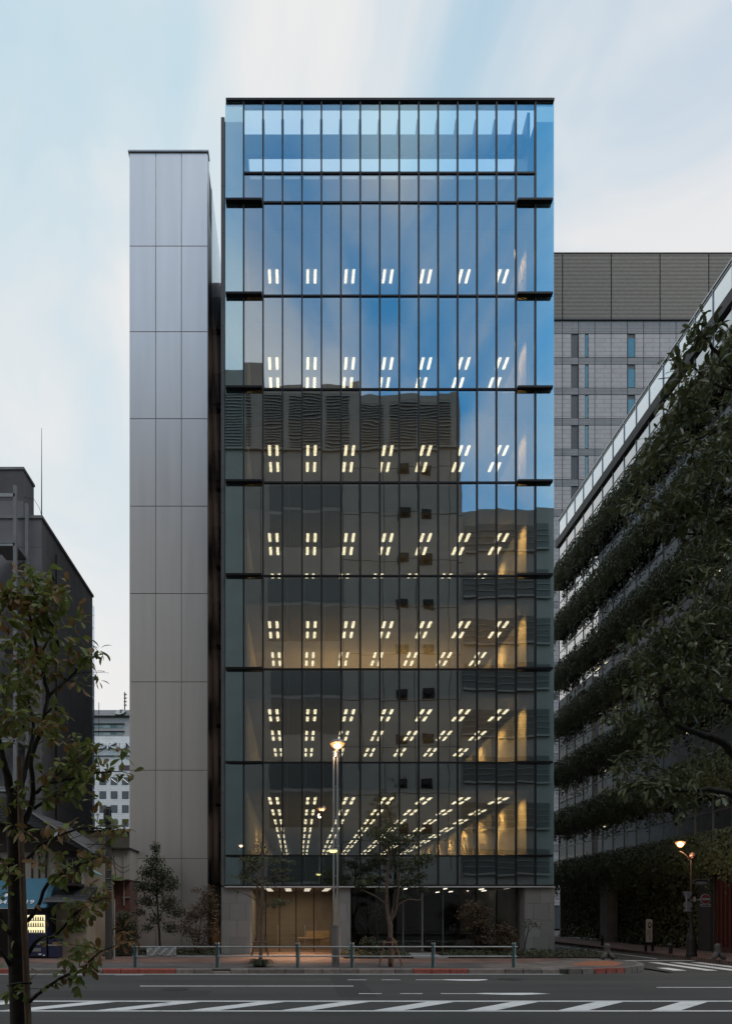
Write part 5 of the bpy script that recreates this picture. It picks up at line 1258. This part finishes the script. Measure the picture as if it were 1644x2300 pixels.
poly = [(1660,700),(1560,728),(1535,765),(1515,815),(1500,870),(1470,930),(1440,1000),(1405,1080),(1400,1140),(1420,1190),(1455,1180),(1500,1185),(1530,1240),(1520,1300),(1490,1340),(1450,1360),(1420,1430),(1430,1500),(1400,1560),(1385,1620),(1420,1640),(1450,1610),(1480,1640),(1440,1680),(1385,1700),(1365,1740),(1380,1775),(1420,1800),(1480,1800),(1560,1760),(1600,1700),(1660,1700),(1760,1600),(1760,700)]
def inside(px, py, pl):
    c = False; j = len(pl)-1
    for i in range(len(pl)):
        if (pl[i][1] > py) != (pl[j][1] > py) and px < (pl[j][0]-pl[i][0])*(py-pl[i][1])/(pl[j][1]-pl[i][1])+pl[i][0]: c = not c
        j = i
    return c
cl = []
while len(cl) < 205:
    px, py = random.uniform(1360, 1740), random.uniform(700, 1805)
    if inside(px, py, poly):
        # open patches where the ivy building shows through
        if 1180 < py < 1420 and px < 1600 and random.random() < .7: continue
        if 1560 < py < 1750 and px > 1500 and random.random() < .85: continue
        cl.append((px, py))
for px, py in cl:
    d_ = random.gauss(10.5, .45)
    c0 = P(px, py, d_); ax = Vector((random.gauss(-.5,.6), random.gauss(-.2,.5), random.gauss(-.1,.4))).normalized()
    obj('twig', MB().tube([c0-ax*.22, c0, c0+ax*.15], [.006,.005,.002], 4), M_bark, rt)
    for q in range(3): rosette(C, Dr, c0 + ax*(.16-.14*q) + Vector([random.gauss(0,.06) for _ in range(3)]), random.randint(6, 9), -.3)
leaf_field('leaf', C, Dr, .135, .055, M_leafR, rt)
# ---- small pavement trees
def small_leaves(clumps, y, mat, par, size, name='foliage', squash=.5, thin=1.0):
    Cs = []
    for px, py, rx, ry, n_ in clumps:
        n_ = int(n_*thin)
        a = rng.normal(0, .45, (n_, 3)); nn = np.linalg.norm(a, axis=1)[:,None]; a = a/np.maximum(nn,1e-6)*np.minimum(nn,1.15)
        c = P(px, py, y); s_ = y/F
        Cs.append(np.array([c.x, c.y, c.z]) + a*np.array([rx*s_, rx*s_*.9, ry*s_]))
    Cc = np.concatenate(Cs); V, Fc = leaf_quads(Cc, np.tile([0,-.4,.8],(len(Cc),1)), size, jitter=.8)
    V = V - np.array(origin(par)); o = bpy.data.objects.new(name, cloud_mesh(name, V, Fc, mat)); COL.objects.link(o); o.parent = par; o['kind'] = 'stuff'; return o
YT1 = 24.4
t1 = thing('pavement_tree', 'thin sparse young tree with drooping layered twigs growing from a tuft of grass', 'tree', (X(586,YT1), YT1, 0))
branch([(585,2160,YT1,8.5),(587,2100,YT1,7.5),(587,2040,YT1,7),(589,2000,YT1,5),(589,1940,YT1,4),(588,1890,YT1,2.5)], t1, M_bark2, 'trunk', 8, .004)
B1 = [[(587,2040,YT1,4.5),(578,2025,YT1,3),(560,2012,24.2,2.5),(538,2003,24,1.5)], [(588,2045,YT1,3.5),(600,2035,24.5,2.5),(625,2030,24.6,2),(650,2025,24.6,1)],
 [(588,2000,YT1,3),(570,1985,24.6,2),(545,1975,24.7,1.5),(520,1970,24.8,1)], [(589,1970,YT1,2.5),(575,1950,24.2,2),(552,1935,24.1,1.5),(540,1925,24.,1)],
 [(589,1985,YT1,2.5),(610,1970,24.3,2),(640,1965,24.2,1.5),(655,1955,24.2,1)], [(589,1950,YT1,2.2),(612,1938,24.6,1.6),(645,1932,24.7,1)],
 [(588,1920,YT1,2),(575,1905,24.3,1.2),(568,1892,24.3,.8)], [(588,1925,YT1,2),(605,1908,24.5,1.2),(612,1895,24.5,.8)],[(587,2060,YT1,3),(596,2048,24.2,2),(612,2052,24.1,1)]]
for b_ in B1: branch(b_, t1, M_bark2, 'branch', 5, .006)
small_leaves([(600,1932,50,9,420),(630,1955,32,7,300),(555,1930,22,7,160),(540,1970,24,5,140),(640,1975,22,6,180),(590,1905,24,14,150),(630,2025,30,9,360),(615,2035,24,8,220),(530,2003,14,4,60),(565,1978,18,5,100),(650,1935,18,6,120),(600,1985,30,10,160)], YT1, M_leafS, t1, .072, thin=.42)
tk = thing('tree_stake', 'wooden tripod stakes tied round the thin tree in the tuft of grass', 'stake', (X(586,YT1), YT1, 0))
for a, b in (((565,2148),(575,2105)),((603,2148),(596,2105)),((578,2118),(578,1965))):
    obj('pole', MB().tube([P(*a,YT1+.25), P(*b,YT1+.08)], .028, 6), M_stake, tk)
obj('crossbar', MB().tube([P(566,2116,YT1),P(602,2117,YT1)], .025, 6), M_stake, tk)
gt = thing('grass_tuft', 'round tuft of long bladed grass at the foot of the thin tree', 'grass', (X(585,23.6),23.6,0))
nb = 420; V = []; Fc = []
for i in range(nb):
    a = random.uniform(0,2*math.pi); r0 = random.uniform(0,.22); l_ = random.uniform(.25,.45); dr = Vector((math.cos(a),math.sin(a)*.8,0)); b0 = Vector((X(583,23.7)+dr.x*r0,23.9+dr.y*r0,0)); w_ = Vector((-dr.y,dr.x,0))*.008
    pts = [b0, b0+dr*l_*.35+Vector((0,0,l_*.62)), b0+dr*l_*.75+Vector((0,0,l_*.58)), b0+dr*l_*1.1+Vector((0,0,l_*.2))]
    k0 = len(V)
    for j, p in enumerate(pts): ww = w_*(1.2-.35*j); V += [tuple(p-ww), tuple(p+ww)]
    for j in range(3): Fc.append((k0+2*j,k0+2*j+1,k0+2*j+3,k0+2*j+2))
V = np.array(V) - np.array(gt.location); o = bpy.data.objects.new('blades', cloud_mesh('blades', V, np.array(Fc), M_leafB)); COL.objects.link(o); o.parent = gt; o['kind'] = 'stuff'

YT2 = 24.0
t2 = thing('pavement_tree', 'cloud pruned pavement tree with a pale trunk dividing low and held by stakes', 'tree', (X(877,YT2), YT2, 0))
branch([(877,2172,YT2,11),(877,2100,YT2,10.5),(876,2075,YT2,12),(871,2055,YT2,8.5),(868,2020,YT2,7.5),(869,1985,YT2,7),(873,1950,YT2,7),(876,1925,YT2,6),(874,1900,YT2,4.5),(880,1885,YT2,2.5)], t2, M_bark2, 'trunk', 10, .004)
B2 = [[(878,2070,YT2,7),(888,2050,23.9,5),(892,2020,23.8,4),(896,1990,23.7,3),(898,1960,23.7,2)],[(876,2066,YT2,6),(883,2040,24.2,4),(885,2010,24.3,3),(888,2000,24.3,2)],
 [(867,2030,YT2,4),(850,2018,24,3),(832,2008,23.9,2.8),(812,1998,23.8,1.5)],[(890,2040,23.9,4),(906,2025,23.8,3),(925,2020,23.7,2.8),(942,2022,23.6,2.2),(950,2010,23.6,1.5)],
 [(876,1925,YT2,4),(862,1905,24.1,3),(850,1885,24.2,2),(848,1870,24.2,1.2)],[(877,1925,YT2,4),(895,1900,23.9,3),(915,1885,23.8,2),(930,1870,23.8,1.2)],
 [(870,1990,YT2,3),(890,1975,24.1,2.4),(915,1965,24.2,2),(940,1950,24.2,1.4),(968,1935,24.2,1)],[(873,1955,YT2,2.5),(860,1940,24.,2),(848,1932,24.,1.2)]]
for b_ in B2: branch(b_, t2, M_bark2, 'branch', 6, .006)
small_leaves([(872,1880,42,18,900),(905,1890,35,16,700),(850,1872,30,12,360),(885,1855,28,10,240),(935,1875,22,9,200),(850,1928,14,6,160),(945,1935,30,15,800),(915,1950,30,16,700),(895,1935,24,12,420),(965,1925,16,8,240),(820,1983,22,11,560),(838,1970,14,7,220),(810,1992,14,6,160),(858,2000,14,8,240),(925,1980,26,14,560),(900,1985,18,10,300),(950,1998,16,9,260),(912,2018,16,8,200),(940,1968,20,9,260),(890,1910,26,10,300)], YT2, M_leafS, t2, .075, thin=.55)
k2 = thing('tree_stake', 'orange brown wooden tripod stakes holding the pale trunked pavement tree', 'stake', (X(880,YT2), YT2, 0))
for a, b, y_ in (((851,2170),(865,2112),23.9),((883,2173),(882,2105),23.6),((903,2170),(886,2110),23.9)):
    obj('pole', MB().tube([P(*a,y_), P(*b,y_+.05)], .030, 7), pm('orange_stake', (.26,.13,.08), .8, var=.3, scale=8) if 'orange_stake' not in MATS else MATS['orange_stake'], k2)
obj('crossbar', MB().tube([P(858,2117,23.85),P(893,2117,23.85)], .025, 6), M_stake, k2)
obj('wrap', MB().tube([P(877,2124,24.0),P(877,2106,24.0)], .095, 10), pm('burlap', (.05,.03,.025), .9), t2)
# ---- shrubs by the buildings
def shrub(name, lab, px, base_y, y, stems, clumps, mat, size, cat='shrub', smat=None):
    s_ = thing(name, lab, cat, (X(px,y), y, 0))
    for b_ in stems: branch(b_, s_, smat or M_bark, 'stem', 5, .006)
    small_leaves(clumps, y, mat, s_, size); return s_
y = 30.4
shrub('planted_tree', 'conical evergreen tree growing against the pale panelled tower', 358, 2120, y,
 [[(360,2132,y,6),(358,2080,y,5),(354,2020,y,4),(350,1950,y,2.5),(350,1900,y,1.5)],[(358,2070,y,3),(335,2030,y,2),(318,1990,y,1)],[(357,2060,y,3),(380,2020,y,2),(395,1990,y,1)],[(355,2020,y,2),(335,1980,y,1.2)],[(355,2000,y,2),(372,1960,y,1)]],
 [(350,1905,13,14,240),(348,1935,22,16,520),(335,1960,24,16,600),(362,1965,26,20,800),(322,1990,22,16,500),(385,1985,20,18,520),(350,1995,28,20,800),(330,2025,22,14,420),(378,2030,26,20,620),(315,2050,14,10,160),(395,2050,20,14,300),(350,2065,24,14,220),(330,2085,16,10,160),(385,2085,22,14,300)], M_leafB, .085, 'tree')
shrub('planted_shrub', 'wispy bamboo like shrub in front of the narrow gap', 465, 2125, 30.2,
 [[(440,2140,30.2,3),(425,2080,30.2,2),(410,2030,30.2,1)],[(445,2140,30.2,3),(452,2060,30.2,2),(460,1990,30.2,1)],[(450,2140,30.2,3),(470,2070,30.2,2),(480,2000,30.2,1)],[(448,2140,30.2,2),(440,2060,30.2,1.2),(432,2030,30.2,1)]],
 [(470,2015,24,26,650),(455,2045,28,22,600),(480,2050,16,26,420),(430,2060,24,20,420),(415,2085,18,16,240),(440,2100,24,18,400),(475,2090,16,20,300),(450,2125,24,10,260),(440,2000,12,8,60)], M_leafO, .075)
shrub('planted_shrub', 'rounded dark bush beside the utility pole at the brick wall', 280, 2130, 29.6,
 [[(282,2140,29.6,4),(280,2090,29.6,3),(276,2060,29.6,2)],[(284,2140,29.6,3),(295,2090,29.6,2)]],
 [(278,2060,18,14,420),(290,2080,22,18,620),(270,2090,16,16,360),(300,2105,16,16,300),(280,2120,24,12,400)], M_leafO if False else M_leafB, .085)
shrub('planted_tree', 'bare thin twigged young tree behind the staked tree at the dark window', 845, 2120, 30.0,
 [[(850,2135,30,3),(846,2080,30,2.5),(843,2020,30,1.5),(845,1990,30,1)],[(848,2110,30,2),(830,2085,30,1.5),(812,2060,30,.8)],[(849,2100,30,2),(866,2070,30,1.5),(872,2045,30,.8)],[(846,2070,30,1.6),(835,2035,30,1.2),(832,2020,30,.8)],[(847,2060,30,1.6),(858,2030,30,1),(863,2010,30,.8)],[(848,2090,30,1.6),(835,2060,30,1),(825,2040,30,.8)]],
 [(848,2050,28,26,60)], M_leafB, .06, 'tree')
shrub('planted_shrub', 'low dense bush left of the staked pavement tree under the dark window', 830, 2140, 29.6,
 [[(832,2140,29.6,3),(826,2115,29.6,2)]], [(828,2118,18,14,420),(840,2132,22,10,300)], M_leafB, .08)
shrub('planted_shrub', 'round reddish shrub on several thin stems in front of the dark windows', 1070, 2130, 29.8,
 [[(1058,2146,29.8,3),(1056,2090,29.8,2.4),(1045,2050,29.8,1.5)],[(1062,2146,29.8,3),(1065,2085,29.8,2.4),(1070,2040,29.8,1.5)],[(1066,2146,29.8,3),(1080,2090,29.8,2),(1092,2050,29.8,1.2)],[(1056,2146,29.8,2),(1048,2100,29.8,2),(1036,2070,29.8,1)]],
 [(1065,2040,26,18,520),(1045,2055,20,16,340),(1085,2050,22,18,400),(1070,2070,30,18,520),(1095,2085,20,16,240),(1050,2085,18,14,200),(1085,2110,26,14,260)], M_leafO, .075)
shrub('planted_shrub', 'grassy upright shrub between the round shrub and the right stone pier', 1138, 2130, 29.8,
 [[(1135,2146,29.8,2.5),(1130,2105,29.8,1.5)],[(1140,2146,29.8,2.5),(1148,2095,29.8,1.5)]],
 [(1130,2090,20,18,420),(1148,2105,18,18,380),(1122,2115,20,12,300),(1140,2130,24,10,340)], M_leafO, .08)
shrub('planted_tree', 'spindly sapling with a few leaves against the right stone pier', 1190, 2130, 29.8,
 [[(1174,2146,29.8,3),(1180,2115,29.8,2.5),(1185,2095,29.8,2.5),(1188,2075,29.8,1.2)],[(1185,2095,29.8,1.5),(1200,2075,29.8,1),(1208,2068,29.8,.7)],[(1186,2085,29.8,1),(1178,2070,29.8,.7)]],
 [(1190,2072,18,9,90),(1205,2080,12,8,50),(1180,2085,10,10,30)], M_leafS, .07, 'tree')
# ground cover beds with low edging
M_soil = pm('soil', (.03,.024,.018), .95, var=.4, scale=8, bump=.02)
def bed(x0, x1, y0, y1, lab, mat, dens=130, h=.28):
    struct('planting_soil', MB().box(x0, x1, y0, y1, .0, .05), M_soil)
    n_ = int((x1-x0)*(y1-y0)*dens*2.2); c_ = np.stack([rng.uniform(x0,x1,n_), rng.uniform(y0-.08,y1,n_), np.zeros(n_)],1)
    hh = h*(.55+.45*np.sin(c_[:,0]*3.1+c_[:,1]*2.3)); c_[:,2] = .04 + rng.random(n_)*np.maximum(.08,hh)
    V, Fc = leaf_quads(c_, np.tile([0,-.3,1.],(n_,1)), .085, jitter=.8)
    o = bpy.data.objects.new('ground_cover', cloud_mesh('ground_cover', V, Fc, mat)); COL.objects.link(o); tag(o, lab, 'ground cover', None, 'stuff')
bed(-8.3, -3.5, 29.6, 32.9, 'dark ground cover planting at the foot of the panelled tower', M_leafB, 60)
bed(1.9, 4.7, 28.2, 31.0, 'ground cover bed left of the staked tree in front of the middle pier', M_leafB, 90)
bed(6.2, 13.0, 28.3, 31.0, 'ground cover bed wrapping the right stone pier to the street corner', M_leafB, 90)
struct('entrance_slab', MB().box(4.75, 6.15, 28.3, 31.9, .0, .03), M_conc)
# young trees on the near pavement, seen only as dark mirror images low in the glass
for px_, d_, lab in ((3.4, 2.0, 'pavement tree near the camera mirrored faintly in the lowest glass'), ):
    t3 = thing('pavement_tree', lab, 'tree', (px_, -d_, 0))
    obj('trunk', MB().tube([(px_,-d_,0),(px_+.1,-d_,2.4),(px_,-d_,4.6)], [.12,.09,.04], 8), M_bark, t3)
    a = rng.normal(0,.45,(2600,3)); Cc = np.array([px_,-d_,4.8]) + a*np.array([1.9,1.6,1.3]); V, Fc = leaf_quads(Cc, np.tile([0,0,1.],(2600,1)), .16, jitter=.8)
    o = bpy.data.objects.new('foliage', cloud_mesh('foliage', V-np.array(t3.location), Fc, M_leafR)); COL.objects.link(o); o.parent = t3; o['kind'] = 'stuff'
